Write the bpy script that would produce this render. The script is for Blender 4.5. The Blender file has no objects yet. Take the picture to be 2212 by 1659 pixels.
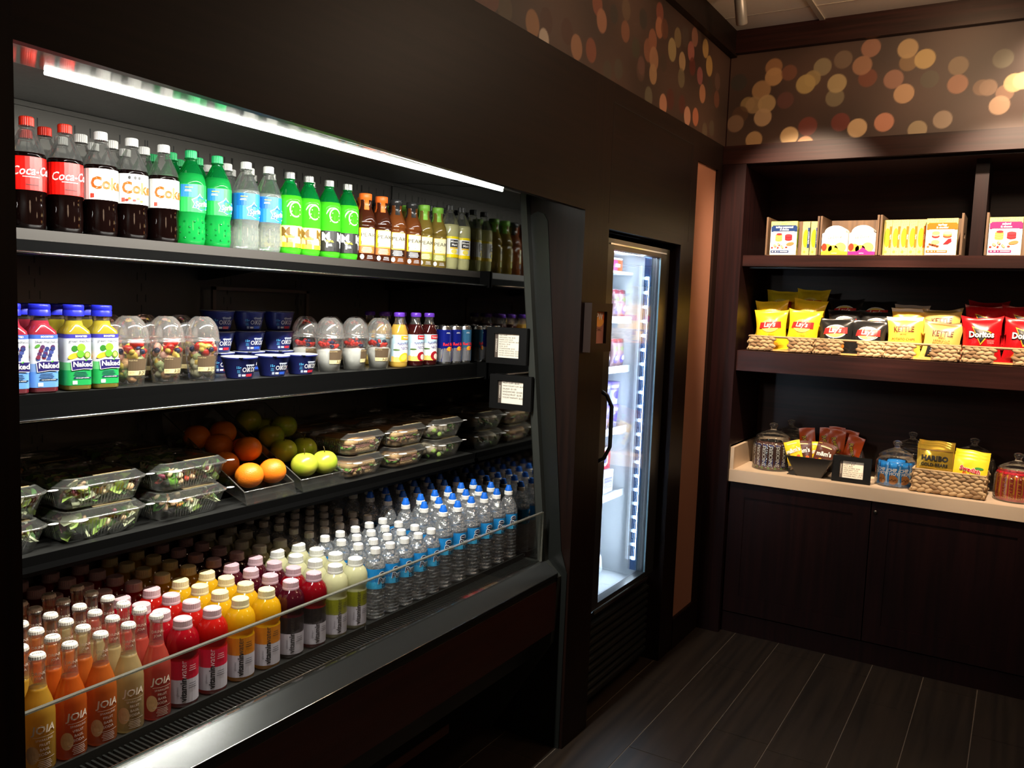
import bpy, math, random
from math import sin, cos, pi, radians
from mathutils import Matrix, Vector
random.seed(7)
S = bpy.context.scene
# ------------------------------------------------------------------ camera
CAM = (1.33627, 0.0, 1.62)
RT = (0.85354957, 0.51972075, 0.03665331)
UP = (-0.07976522, 0.06083102, 0.99495583)
FW = (-0.51486953, 0.85216778, -0.09337794)
cd = bpy.data.cameras.new('camera'); cam = bpy.data.objects.new('camera', cd); S.collection.objects.link(cam)
cam.matrix_world = Matrix(((RT[0], UP[0], -FW[0], CAM[0]), (RT[1], UP[1], -FW[1], CAM[1]), (RT[2], UP[2], -FW[2], CAM[2]), (0, 0, 0, 1)))
cd.sensor_width = 36; cd.lens = 36*1824.6/2212; cd.clip_start = 0.02
S.camera = cam
# ------------------------------------------------------------------ world, exposure, cycles bounces
W = bpy.data.worlds.new('world'); S.world = W; W.use_nodes = True
W.node_tree.nodes['Background'].inputs[0].default_value = (1, .72, .5, 1)
W.node_tree.nodes['Background'].inputs[1].default_value = 0.02
S.view_settings.view_transform = 'Standard'; S.view_settings.look = 'None'
S.view_settings.exposure = 0.0; S.view_settings.gamma = 1.0; S.view_settings.use_curve_mapping = False
cy = S.cycles
cy.max_bounces = 8; cy.diffuse_bounces = 3; cy.glossy_bounces = 4; cy.transmission_bounces = 6
cy.transparent_max_bounces = 28; cy.sample_clamp_indirect = 3.0; cy.blur_glossy = 0.2
cy.caustics_reflective = False; cy.caustics_refractive = False; cy.use_denoising = True
LINEAR = {}
# ------------------------------------------------------------------ room lamps and added fill lights
def lamp(name, kind, loc, power, color, target=None, **kw):
    l = bpy.data.lights.new(name, kind); l.energy = power; l.color = color
    for k, v in kw.items(): setattr(l, k, v)
    o = bpy.data.objects.new(name, l); S.collection.objects.link(o); o.location = loc
    if target is not None:
        o.rotation_euler = (Vector(target)-Vector(loc)).to_track_quat('-Z', 'Y').to_euler()
    return o
WARM = (1, .62, .34)
# ceiling downlights aimed at the snack shelves (left to right), at the frieze and along the panelled wall
for px in (0.42, 1.25):
    lamp('ceiling_spotlight', 'SPOT', (px, 3.22, 2.93), 430, (1, .78, .56), (px-0.02, 4.24, 1.80), spot_size=radians(46), spot_blend=.6, shadow_soft_size=.03)
lamp('ceiling_spotlight', 'SPOT', (1.42, 3.92, 2.93), 60, (1, .80, .58), (1.34, 4.17, 2.48), spot_size=radians(80), spot_blend=1, shadow_soft_size=.04)
lamp('ceiling_spotlight', 'SPOT', (1.0, 3.6, 2.93), 13, WARM, (0.0, 3.75, 1.7), spot_size=radians(75), spot_blend=1, shadow_soft_size=.05)
lamp('ceiling_spotlight', 'SPOT', (1.1, 3.15, 2.93), 34, WARM, (0.6, 4.165, 2.62), spot_size=radians(95), spot_blend=1, shadow_soft_size=.05)
lamp('ceiling_spotlight', 'SPOT', (1.25, 2.6, 2.93), 22, WARM, (0.0, 3.0, 2.55), spot_size=radians(90), spot_blend=1, shadow_soft_size=.05)
lamp('ambient_fill', 'POINT', (2.7, 0.2, 2.3), 9, (1, .68, .45), shadow_soft_size=.25)  # unseen warm fill behind the camera, added for ambient light
lamp('ambient_fill', 'POINT', (2.4, 2.6, 1.9), 5, (1, .66, .42), shadow_soft_size=.2)  # second added fill out of view, no fixture belongs to it

lamp('ceiling_fill', 'POINT', (1.30, 3.0, 2.72), 17, (1, .72, .5), shadow_soft_size=.12)  # added fill without a fixture, brightens the ceiling tiles and frieze
lamp('freezer_lamp', 'AREA', (-.095, 3.43, 1.16), 15, (.74, .88, 1), (-.35, 3.2, 1.16), shape='RECTANGLE', size=.02, size_y=1.3)
# downward light of the strip lamp under the cooler canopy
ld = lamp('canopy_strip_lamp', 'AREA', (-.030, 1.66, 1.972), 56, (1, .98, .90), shape='RECTANGLE', size=1.62, size_y=.018)
ld.rotation_euler = (0, radians(10), radians(90)); ld.rotation_euler = Matrix(((0, -.985, .17), (1, 0, 0), (0, .17, .985))).to_euler()

# ------------------------------------------------------------------ materials
MATS = {}
def lin(c):
    if isinstance(c, str):
        c = [int(c[i:i+2], 16)/255 for i in (0, 2, 4)]
        c = [x/12.92 if x <= .04045 else ((x+.055)/1.055)**2.4 for x in c]
    return (c[0], c[1], c[2], 1)
def newmat(name):
    m = bpy.data.materials.new(name); m.use_nodes = True; nt = m.node_tree
    for n in list(nt.nodes): nt.nodes.remove(n)
    o = nt.nodes.new('ShaderNodeOutputMaterial'); return m, nt, o
def P(name, col, rough=.5, metal=0., spec=.5, coat=0., emit=None, es=0., bump=0., bscale=60., sub=0., trans=0., ior=1.45, aniso=0.):
    if name in MATS: return MATS[name]
    m, nt, o = newmat(name); b = nt.nodes.new('ShaderNodeBsdfPrincipled')
    b.inputs['Base Color'].default_value = lin(col); b.inputs['Roughness'].default_value = rough
    b.inputs['Metallic'].default_value = metal; b.inputs['Specular IOR Level'].default_value = spec
    b.inputs['Coat Weight'].default_value = coat; b.inputs['Coat Roughness'].default_value = .08
    b.inputs['Transmission Weight'].default_value = trans; b.inputs['IOR'].default_value = ior
    b.inputs['Anisotropic'].default_value = aniso
    if emit: b.inputs['Emission Color'].default_value = lin(emit); b.inputs['Emission Strength'].default_value = es
    tc = nt.nodes.new('ShaderNodeTexCoord'); no = nt.nodes.new('ShaderNodeTexNoise'); no.inputs['Scale'].default_value = bscale
    nt.links.new(tc.outputs['Object'], no.inputs['Vector'])
    if bump:
        bu = nt.nodes.new('ShaderNodeBump'); bu.inputs['Strength'].default_value = bump; bu.inputs['Distance'].default_value = .002
        nt.links.new(no.outputs[0], bu.inputs['Height']); nt.links.new(bu.outputs[0], b.inputs['Normal'])
    else:
        mr = nt.nodes.new('ShaderNodeMapRange'); mr.inputs[3].default_value = max(0, rough-.03); mr.inputs[4].default_value = min(1, rough+.03)
        nt.links.new(no.outputs[0], mr.inputs[0]); nt.links.new(mr.outputs[0], b.inputs['Roughness'])
    nt.links.new(b.outputs[0], o.inputs[0]); MATS[name] = m; return m
def wood(name, c1, c2, rough=.35, axis='z', scale=1., coat=.0, spec=.5):
    if name in MATS: return MATS[name]
    m, nt, o = newmat(name); b = nt.nodes.new('ShaderNodeBsdfPrincipled'); tc = nt.nodes.new('ShaderNodeTexCoord'); mp = nt.nodes.new('ShaderNodeMapping')
    mp.inputs['Scale'].default_value = {'z': (55, 55, 2), 'y': (55, 2, 55), 'x': (2, 55, 55)}[axis]
    n = nt.nodes.new('ShaderNodeTexNoise'); n.inputs['Scale'].default_value = scale; n.inputs['Detail'].default_value = 6
    cr = nt.nodes.new('ShaderNodeValToRGB'); cr.color_ramp.elements[0].position = .35; cr.color_ramp.elements[1].position = .7
    cr.color_ramp.elements[0].color = lin(c1); cr.color_ramp.elements[1].color = lin(c2)
    bu = nt.nodes.new('ShaderNodeBump'); bu.inputs['Strength'].default_value = .12; bu.inputs['Distance'].default_value = .001
    L = nt.links.new
    L(tc.outputs['Object'], mp.inputs[0]); L(mp.outputs[0], n.inputs['Vector']); L(n.outputs[0], cr.inputs[0]); L(cr.outputs[0], b.inputs['Base Color'])
    L(n.outputs[0], bu.inputs['Height']); L(bu.outputs[0], b.inputs['Normal'])
    b.inputs['Roughness'].default_value = rough; b.inputs['Coat Weight'].default_value = coat; b.inputs['Specular IOR Level'].default_value = spec
    L(b.outputs[0], o.inputs[0]); MATS[name] = m; return m
def clear(name, tint=(1, 1, 1), body=0., bodycol=(1, 1, 1), gloss=.04, blend=.35, rough=.04, bump=0., fk=.6, bd=0.):
    """thin clear plastic or glass wall: see-through, reflecting more at grazing angles"""
    if name in MATS: return MATS[name]
    m, nt, o = newmat(name); L = nt.links.new
    t = nt.nodes.new('ShaderNodeBsdfTransparent'); t.inputs[0].default_value = lin(tint)
    g = nt.nodes.new('ShaderNodeBsdfGlossy'); g.inputs['Roughness'].default_value = rough; g.inputs[0].default_value = (1, 1, 1, 1)
    lw = nt.nodes.new('ShaderNodeLayerWeight'); lw.inputs[0].default_value = blend
    ad = nt.nodes.new('ShaderNodeMath'); ad.operation = 'MULTIPLY_ADD'; ad.inputs[1].default_value = fk; ad.inputs[2].default_value = gloss; ad.use_clamp = True
    L(lw.outputs['Fresnel'], ad.inputs[0]); mx = nt.nodes.new('ShaderNodeMixShader'); L(ad.outputs[0], mx.inputs[0])
    last = t.outputs[0]
    if body > 0:
        d = nt.nodes.new('ShaderNodeBsdfDiffuse'); d.inputs[0].default_value = lin(bodycol)
        tr = nt.nodes.new('ShaderNodeBsdfTranslucent'); tr.inputs[0].default_value = lin(bodycol)
        m0 = nt.nodes.new('ShaderNodeMixShader'); m0.inputs[0].default_value = .5; L(d.outputs[0], m0.inputs[1]); L(tr.outputs[0], m0.inputs[2])
        m1 = nt.nodes.new('ShaderNodeMixShader'); m1.inputs[0].default_value = body; L(t.outputs[0], m1.inputs[1]); L(m0.outputs[0], m1.inputs[2]); last = m1.outputs[0]
    if bump:
        tc = nt.nodes.new('ShaderNodeTexCoord'); no = nt.nodes.new('ShaderNodeTexNoise'); no.inputs['Scale'].default_value = 45
        L(tc.outputs['Object'], no.inputs['Vector']); bu = nt.nodes.new('ShaderNodeBump'); bu.inputs['Strength'].default_value = bump; bu.inputs['Distance'].default_value = .004
        L(no.outputs[0], bu.inputs['Height']); L(bu.outputs[0], g.inputs['Normal']); L(bu.outputs[0], lw.inputs['Normal'])
        if bd: L(bu.outputs[0], d.inputs['Normal']); L(bu.outputs[0], tr.inputs['Normal']); bu.inputs['Distance'].default_value = bd
    L(last, mx.inputs[1]); L(g.outputs[0], mx.inputs[2]); L(mx.outputs[0], o.inputs[0]); MATS[name] = m; return m
WHITE = P('print_white', (.85, .85, .82), .4); BLACK = P('print_black', (.012, .012, .012), .45)
def flat(hexc, rough=.4): return P('print_'+hexc, hexc, rough)

# ------------------------------------------------------------------ mesh builder
_text = {}
def text_geo(s, bold=0.):
    k = (s, bold)
    if k not in _text:
        c = bpy.data.curves.new('t', 'FONT'); c.body = s; c.size = 1; c.resolution_u = 2; c.offset = bold; c.align_x = 'CENTER'; c.align_y = 'CENTER'
        o = bpy.data.objects.new('t', c); me = bpy.data.meshes.new_from_object(o)
        _text[k] = ([(v.co.x, v.co.y) for v in me.vertices], [tuple(p.vertices) for p in me.polygons])
        bpy.data.objects.remove(o); bpy.data.meshes.remove(me); bpy.data.curves.remove(c)
    return _text[k]
class MB:
    def __init__(s, *mats): s.v = []; s.f = []; s.m = []; s.s = []; s.mats = list(mats)
    def mi(s, m):
        if isinstance(m, int): return m
        if m not in s.mats: s.mats.append(m)
        return s.mats.index(m)
    def add(s, vs, fs, m=0, smooth=False):
        n = len(s.v); m = s.mi(m); s.v += [tuple(v) for v in vs]
        for f in fs: s.f.append(tuple(i+n for i in f)); s.m.append(m); s.s.append(smooth)
        return s
    def box(s, x0, y0, z0, x1, y1, z1, m=0):
        x0, x1 = min(x0, x1), max(x0, x1); y0, y1 = min(y0, y1), max(y0, y1); z0, z1 = min(z0, z1), max(z0, z1)
        return s.add([(x, y, z) for x in (x0, x1) for y in (y0, y1) for z in (z0, z1)],
                     [(0, 1, 3, 2), (4, 6, 7, 5), (0, 4, 5, 1), (2, 3, 7, 6), (0, 2, 6, 4), (1, 5, 7, 3)], m)
    def quad(s, a, b, c, d, m=0): return s.add([a, b, c, d], [(0, 1, 2, 3)], m)
    def prism(s, pts, a0, a1, axis='y', m=0):
        """extrude polygon of 2D points; axis y -> pts are (x,z); axis x -> (y,z); axis z -> (x,y)"""
        n = len(pts); g = {'y': lambda p, a: (p[0], a, p[1]), 'x': lambda p, a: (a, p[0], p[1]), 'z': lambda p, a: (p[0], p[1], a)}[axis]
        vs = [g(p, a0) for p in pts]+[g(p, a1) for p in pts]
        return s.add(vs, [tuple(range(n))[::-1], tuple(range(n, 2*n))]+[(i, (i+1) % n, n+(i+1) % n, n+i) for i in range(n)], m)
    def lathe(s, prof, seg=20, m=0, cx=0, cy=0, smooth=True, sq=None):
        """prof: (r,z) list; sq=(exponent) makes rounded squares"""
        vs = []; fs = []; rings = []
        for r, z in prof:
            if r < 1e-6: rings.append([len(vs)]); vs.append((cx, cy, z))
            else:
                ring = []
                for k in range(seg):
                    a = 2*pi*k/seg; q = 1.
                    if sq: q = (abs(cos(a))**sq+abs(sin(a))**sq)**(-1/sq)
                    ring.append(len(vs)); vs.append((cx+r*q*cos(a), cy+r*q*sin(a), z))
                rings.append(ring)
        for A, B in zip(rings, rings[1:]):
            for k in range(seg):
                a, b = A[k % len(A)], A[(k+1) % len(A)]; c, d = B[(k+1) % len(B)], B[k % len(B)]
                f = [a, b, c, d]; g = []
                for i in f:
                    if i not in g: g.append(i)
                if len(g) > 2: fs.append(tuple(g))
        return s.add(vs, fs, m, smooth)
    def rrect(s, rings, m=0, seg=6, cx=0, cy=0, smooth=True, capb=False, capt=False):
        """rings: (z, halfx, halfy, corner radius)"""
        vs = []; n = 4*seg
        for z, hx, hy, r in rings:
            for q, (sx, sy) in enumerate(((1, 1), (-1, 1), (-1, -1), (1, -1))):
                for k in range(seg):
                    a = q*pi/2+(pi/2)*k/(seg-1); vs.append((cx+sx*(hx-r)+r*cos(a), cy+sy*(hy-r)+r*sin(a), z))
        fs = [(i*n+k, i*n+(k+1) % n, (i+1)*n+(k+1) % n, (i+1)*n+k) for i in range(len(rings)-1) for k in range(n)]
        if capb: fs.append(tuple(range(n))[::-1])
        if capt: fs.append(tuple(range((len(rings)-1)*n, len(rings)*n)))
        return s.add(vs, fs, m, smooth)
    def tube(s, pts, r, m=0, seg=8):
        vs = []; fs = []; P_ = [Vector(p) for p in pts]
        for i, p in enumerate(P_):
            d = (P_[min(i+1, len(P_)-1)]-P_[max(i-1, 0)]).normalized(); u = d.orthogonal().normalized() if i == 0 else (u-d*u.dot(d)).normalized(); w = d.cross(u)
            for k in range(seg): vs.append(p+r*(cos(2*pi*k/seg)*u+sin(2*pi*k/seg)*w))
        for i in range(len(P_)-1):
            for k in range(seg): fs.append((i*seg+k, i*seg+(k+1) % seg, (i+1)*seg+(k+1) % seg, (i+1)*seg+k))
        fs.append(tuple(range(seg))[::-1]); fs.append(tuple(range((len(P_)-1)*seg, len(P_)*seg)))
        return s.add(vs, fs, m, True)
    def ball(s, x, y, z, rx, ry=None, rz=None, m=0, seg=10, jit=0., rot=None):
        ry = ry or rx; rz = rz or rx; vs = [(0, 0, -1)]; fs = []; h = seg//2
        for i in range(1, h):
            for k in range(seg):
                t = pi*i/h; a = 2*pi*k/seg; j = 1+random.uniform(-jit, jit); vs.append((sin(t)*cos(a)*j, sin(t)*sin(a)*j, -cos(t)*j))
        vs.append((0, 0, 1)); e = len(vs)-1
        for k in range(seg): fs.append((0, 1+(k+1) % seg, 1+k)); fs.append((e, e-seg+k, e-seg+(k+1) % seg))
        for i in range(h-2):
            for k in range(seg): a = 1+i*seg; fs.append((a+k, a+(k+1) % seg, a+seg+(k+1) % seg, a+seg+k))
        M = Matrix.Rotation(rot[0], 3, 'X') @ Matrix.Rotation(rot[1], 3, 'Y') @ Matrix.Rotation(rot[2], 3, 'Z') if rot else None
        out = []
        for v in vs:
            w = Vector((v[0]*rx, v[1]*ry, v[2]*rz))
            if M: w = M @ w
            out.append((x+w.x, y+w.y, z+w.z))
        return s.add(out, fs, m, True)
    # ---- prints laid on a surface function fn(a, b, layer) -> xyz
    def dtext(s, fn, t, size, a, b, m, l=2, rot=0., shear=0., bold=0., sx=1.):
        V, F = text_geo(t, bold); c, d = cos(rot), sin(rot); out = []
        for x, y in V:
            x = (x+shear*y)*size*sx; y = y*size; out.append(fn(a+c*x-d*y, b+d*x+c*y, l))
        return s.add(out, F, m)
    def drect(s, fn, a0, b0, a1, b1, m, l=1, n=6, k=1):
        vs = [fn(a0+(a1-a0)*i/n, b0+(b1-b0)*j/k, l) for j in range(k+1) for i in range(n+1)]
        return s.add(vs, [(j*(n+1)+i, j*(n+1)+i+1, (j+1)*(n+1)+i+1, (j+1)*(n+1)+i) for j in range(k) for i in range(n)], m)
    def dquad(s, fn, p, m, l=1, n=9, k=4):
        A, B, C, D = p; vs = []
        for j in range(k+1):
            for i in range(n+1):
                u, v = i/n, j/k; vs.append(fn((A[0]*(1-u)+B[0]*u)*(1-v)+(D[0]*(1-u)+C[0]*u)*v, (A[1]*(1-u)+B[1]*u)*(1-v)+(D[1]*(1-u)+C[1]*u)*v, l))
        return s.add(vs, [(j*(n+1)+i, j*(n+1)+i+1, (j+1)*(n+1)+i+1, (j+1)*(n+1)+i) for j in range(k) for i in range(n)], m)
    def dell(s, fn, a, b, ra, rb, m, l=1, n=18, rot=0.):
        c, d = cos(rot), sin(rot); vs = [fn(a, b, l)]
        for q in (.5, 1.):
            for k in range(n):
                x, y = ra*q*cos(2*pi*k/n), rb*q*sin(2*pi*k/n); vs.append(fn(a+c*x-d*y, b+d*x+c*y, l))
        return s.add(vs, [(0, 1+k, 1+(k+1) % n) for k in range(n)]+[(1+k, n+1+k, n+1+(k+1) % n, 1+(k+1) % n) for k in range(n)], m)
    def dpoly(s, fn, pts, m, l=1): return s.add([fn(a, b, l) for a, b in pts], [tuple(range(len(pts)))], m)
    def build(s, name, parent=None, loc=None, mats=None):
        me = bpy.data.meshes.new(name); me.from_pydata(s.v, [], s.f)
        for m in s.mats: me.materials.append(m)
        me.polygons.foreach_set('material_index', s.m); me.polygons.foreach_set('use_smooth', s.s); me.update()
        o = bpy.data.objects.new(name, me); S.collection.objects.link(o)
        if parent is not None: o.parent = parent
        if loc is not None: o.location = loc
        return o
def thing(name, label=None, cat=None, loc=(0, 0, 0), rz=0., group=None):
    o = bpy.data.objects.new(name, None); S.collection.objects.link(o); o.location = loc; o.rotation_euler = (0, 0, rz); o.empty_display_size = .02
    if label: tag(o, label, cat, group)
    return o
def tag(o, label, cat, group=None):
    o['label'] = label; o['category'] = cat
    if group: o['group'] = group
    return o
def struct(o): o['kind'] = 'structure'; return o
def lab(o, text): o['label'] = text; return o
KIDS = {}
def copy_tree(o, parent=None):
    c = o.copy(); S.collection.objects.link(c)
    if parent is not None: c.parent = parent; c.matrix_parent_inverse = o.matrix_parent_inverse.copy()
    if o.name not in KIDS: KIDS[o.name] = list(o.children)
    for ch in KIDS[o.name]: copy_tree(ch, c)
    return c
USED = set()
def place(proto, loc, rz, label, cat, group=None, rx=0., ry=0.):
    if proto.name in USED: o = copy_tree(proto)
    else: USED.add(proto.name); KIDS[proto.name] = list(proto.children); o = proto
    o.location = (loc[0], loc[1], loc[2]+.0007); o.rotation_euler = (rx, ry, rz); tag(o, label, cat, group); return o
ORD = ['first', 'second', 'third', 'fourth', 'fifth', 'sixth', 'seventh', 'eighth', 'ninth', 'tenth', 'eleventh', 'twelfth']
def cylfn(R, th=0.): return lambda a, b, l: ((R+.0005*l)*cos(a/R+th), (R+.0005*l)*sin(a/R+th), b)
def planefn(o, u, w):
    o, u, w = Vector(o), Vector(u), Vector(w); n = u.cross(w).normalized()
    return lambda a, b, l: tuple(o+u*a+w*b+n*(.0005*l))
# ================================================================== SETTING
DW = wood('dark_wood', '100705', '1c0e09', .45, 'z', 1.0, spec=.18)
DWX = wood('dark_wood_across', '100705', '1c0e09', .45, 'y', 1.0, spec=.18)
DWB = wood('dark_wood_back', '1a0a08', '2c1411', .36, 'x', 1.0, spec=.28)
DWV = wood('dark_wood_upright', '120607', '1e0b0b', .45, 'z', 1.0, spec=.15)
BLK = P('black_metal', (.010, .011, .010), .32, 0, .5)
BLKG = P('black_gloss', (.008, .008, .008), .12, 0, .5)
CHROME = P('chrome', (.62, .62, .6), .16, 1.)
STEEL = P('brushed_steel', (.75, .74, .70), .10, 1., aniso=.5)
# floor of wood-look tiles
GROUT = P('grout', (.13, .10, .075), .8)
TILE = wood('floor_tile', '1d1713', '2f251d', .42, 'y', .6)
m = MB(GROUT, TILE); m.box(-1.0, -1.6, -.05, 3.6, 4.9, -.002, 0)
joint = {0: 3.404, 1: 3.737, 2: 4.057, 3: 3.102, 4: 3.753, 5: 4.072}
for c in range(-6, 16):
    x0 = .195+.2165*(c-1)+.002; x1 = x0+.2165-.004; j = joint.get(c, 3.1+((c*.61) % 1)*.9); y = j-.915*6
    while y < 4.9:
        a, b = max(y+.002, -1.6), min(y+.913, 4.9)
        if b > a and x1 < 3.6: m.box(x0, a, -.01, x1, b, 0, 1)
        y += .915
struct(m.build('floor'))
# ceiling tiles with metal grid
CT = P('ceiling_tile', (.80, .74, .66), .9, bump=.3, bscale=200); CG = P('ceiling_grid', (.4, .36, .3), .5)
m = MB(CT, CG); m.box(-.1, -1.6, 2.974, 3.6, 4.3, 3.02, 0)
for gx in (.425, 1.035, 1.645, 2.255, 2.865): m.box(gx-.012, -1.6, 2.968, gx+.012, 4.3, 2.975, 1)
for gy in (3.95, 3.34, 2.73, 2.12, 1.51, .9, .29, -.32, -.93): m.box(-.1, gy-.002, 2.9725, 3.6, gy+.002, 2.975, 1)
struct(m.build('ceiling'))
# left wall: dark wood panelling with openings for the cooler and the freezer
m = MB(DW, DWX)
m.box(-.9, -1.6, 0, 0, .724, 2.43, 0)
m.prism([(.724, 1.990), (2.66, 1.957), (2.66, 2.43), (.724, 2.43)], -.02, 0, 'x', 1)
m.box(-.9, 2.66, 0, 0, 2.86, 2.43, 0)
m.box(-.9, 2.86, 1.911, 0, 3.612, 2.43, 1)
m.box(-.9, 3.612, 0, 0, 3.776, 2.43, 0)
m.box(-.05, 3.776, 2.305, 0, 4.07, 2.43, 1)
m.box(-.05, 3.776, 0, 0, 4.07, .15, 1)
m.box(-.9, 4.07, 0, 0, 4.75, 2.43, 0)
m.box(-.9, .724, 2.09, -.05, 2.66, 2.43, 1)
m.box(-.9, 3.776, .15, -.06, 4.07, 2.3, 0)
GR = P('panel_groove', (.004, .003, .003), .6)
m.box(0, 2.853, 1.93, .0006, 2.856, 2.36, GR); m.box(0, 2.853, 2.36, .0006, 3.7, 2.363, GR); m.box(0, 3.7, 1.93, .0006, 3.703, 2.363, GR)
struct(m.build('wall_left'))
ORG = P('tan_wall_covering', (.27, .115, .068), .75, bump=.25, bscale=160)
m = MB(ORG); m.box(-.06, 3.776, .15, -.012, 4.07, 2.305); struct(m.build('trim_5'))
m = MB(DWX); m.box(-.04, 3.776, 0, .004, 4.128, .148); struct(m.build('baseboard_left'))
# frieze of blurred lights (printed wall covering) above the panelling
BOK_B = [(0.044,2.737,.04,'3a3630'),(0.209,2.792,.04,'a87850'),(0.212,2.747,.042,'c89a68'),(0.283,2.758,.036,'80503a'),(0.433,2.768,.04,'988868'),(0.391,2.72,.037,'a89060'),(0.362,2.698,.044,'c0a468'),(0.522,2.791,.04,'7a6450'),(0.497,2.624,.041,'8a7c60'),(0.502,2.687,.042,'c0a878'),(0.638,2.829,.041,'a07058'),(0.633,2.698,.04,'7c4028'),(0.606,2.755,.042,'a87a5c'),(0.798,2.748,.038,'907048'),(0.791,2.807,.042,'c0a070'),(0.863,2.755,.042,'d0b070'),(0.742,2.681,.041,'a87862'),(0.789,2.614,.042,'d8ac80'),(0.888,2.666,.037,'544c3c'),(0.996,2.711,.039,'907858'),(0.999,2.634,.04,'b88060'),(1.162,2.722,.039,'6c6450'),(0.156,2.69,.045,'b0875c'),(0.094,2.629,.035,'a08458'),(0.124,2.623,.04,'a88860'),(0.186,2.624,.042,'c0a070'),(0.171,2.561,.042,'c8a47c'),(0.273,2.632,.039,'6a4038'),(0.06,2.583,.04,'5a3c28'),(0.039,2.542,.041,'907058'),(0.135,2.458,.04,'c8a070'),(0.384,2.503,.043,'803c30'),(0.302,2.465,.042,'f0c890'),(0.377,2.422,.037,'f0b488'),(0.529,2.511,.041,'7c3428'),(0.604,2.479,.042,'e8c494'),(0.716,2.496,.041,'e09878'),(0.855,2.453,.039,'b8a480'),(0.952,2.489,.038,'b09880'),(1.179,2.58,.034,'987058'),(1.163,2.531,.039,'c8a080'),(1.21,2.619,.038,'d8b880'),(1.091,2.611,.033,'806048'),(1.116,2.608,.034,'907058'),(1.239,2.624,.035,'e0c090')]
BOK_L = [(2.103,2.46,.04,'5a4c34'),(2.261,2.462,.041,'b08058'),(2.344,2.495,.04,'4a2418'),(2.481,2.502,.041,'4a2418'),(2.551,2.472,.041,'a87a5c'),(2.658,2.491,.04,'8c4e38'),(2.69,2.653,.039,'8c4e38'),(2.73,2.609,.04,'a87458'),(2.826,2.661,.033,'34302a'),(2.927,2.707,.038,'6c5440'),(2.929,2.63,.038,'8a5840'),(3.086,2.721,.038,'34302a'),(2.793,2.458,.034,'4a4236'),(2.884,2.485,.037,'4e463a'),(3.029,2.599,.037,'44402e'),(3.086,2.531,.04,'5a4034'),(3.246,2.793,.038,'8c4a38'),(3.249,2.736,.04,'b07050'),(3.305,2.747,.039,'6a3c28'),(3.188,2.671,.042,'985e44'),(3.149,2.622,.044,'8c5840'),(3.21,2.605,.046,'a87858'),(3.209,2.547,.039,'b08860'),(3.09,2.55,.034,'6c4840'),(3.31,2.616,.036,'44352a'),(3.398,2.691,.046,'b09868'),(3.454,2.755,.04,'8c7450'),(3.542,2.782,.041,'54443a'),(3.656,2.814,.04,'9c6a54'),(3.619,2.743,.042,'b0685a'),(3.645,2.686,.039,'6a2c20'),(3.52,2.675,.039,'c09c70'),(3.519,2.607,.04,'7a6c50'),(3.802,2.805,.041,'c0985c'),(3.866,2.744,.045,'c09858'),(3.748,2.671,.038,'9c5a58'),(3.794,2.604,.041,'c08460'),(3.891,2.657,.039,'44382e'),(3.994,2.704,.039,'6a4c40'),(3.996,2.624,.039,'7a4834'),(3.175,2.452,.039,'6c6450'),(3.406,2.494,.043,'5c241c'),(3.33,2.457,.041,'d09070'),(3.544,2.503,.039,'5c241c'),(3.616,2.468,.041,'d89c80'),(3.72,2.486,.039,'c87858'),(3.853,2.451,.035,'6c5c48'),(3.948,2.481,.036,'5c5040'),(2.333,2.438,.031,'e0d0c0')]
def frieze(name, circles, a0, a1, z0, z1, fn, extra):
    rnd = random.Random(3); cs = list(circles)
    for lo, hi, n in extra:
        for _ in range(n): cs.append((rnd.uniform(lo, hi), rnd.uniform(z0, z1), .04, rnd.choice(['c0a070', 'a87858', '6a4038', '807058', '544c3c', 'd8ac80', '7c4028'])))
    st = .0042; na = int((a1-a0)/st); nz = int((z1-z0)/st); vs = []; col = []
    C = [(x, z, r, [v*.62 for v in lin(c)[:3]]) for x, z, r, c in cs]
    base = lin('3a2820')[:3]
    for j in range(nz+1):
        z = z0+(z1-z0)*j/nz; row = [[base[k]*(1+.35*sin(3*a0+i*st*9+z*5)*cos(z*11-i*st*4)) for k in range(3)] for i in range(na+1)]
        for x, zz, r, c in C:
            if abs(z-zz) > r+.01: continue
            i0 = max(0, int((x-r-.01-a0)/st)); i1 = min(na, int((x+r+.01-a0)/st)+1)
            for i in range(i0, i1+1):
                d = math.hypot(a0+(a1-a0)*i/na-x, z-zz); k = min(1, max(0, (r-d)/.004+.5))
                if k > 0:
                    k *= .84; q = row[i]
                    for t in range(3): q[t] = q[t]*(1-k)+c[t]*k
        for i in range(na+1): vs.append(fn(a0+(a1-a0)*i/na, z)); col.append(row[i])
    fs = [(j*(na+1)+i, j*(na+1)+i+1, (j+1)*(na+1)+i+1, (j+1)*(na+1)+i) for j in range(nz) for i in range(na)]
    me = bpy.data.meshes.new(name); me.from_pydata(vs, [], fs); at = me.color_attributes.new('print', 'FLOAT_COLOR', 'POINT')
    buf = []
    for c in col: buf += [c[0], c[1], c[2], 1]
    at.data.foreach_set('color', buf)
    if 'frieze' not in MATS:
        mt, nt, o = newmat('frieze_print'); b = nt.nodes.new('ShaderNodeBsdfPrincipled'); b.inputs['Roughness'].default_value = .5
        a = nt.nodes.new('ShaderNodeVertexColor'); a.layer_name = 'print'; nt.links.new(a.outputs[0], b.inputs['Base Color']); nt.links.new(b.outputs[0], o.inputs[0]); MATS['frieze'] = mt
    me.materials.append(MATS['frieze']); ob = bpy.data.objects.new(name, me); S.collection.objects.link(ob); return struct(ob)
frieze('trim_1', BOK_L, .2, 4.165, 2.43, 2.856, lambda a, z: (-.004, a, z), [(.2, 2.05, 40)])
frieze('trim_2', BOK_B, 0, 2.7, 2.43, 2.87, lambda a, z: (a, 4.169, z), [(1.28, 2.7, 44)])
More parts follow.
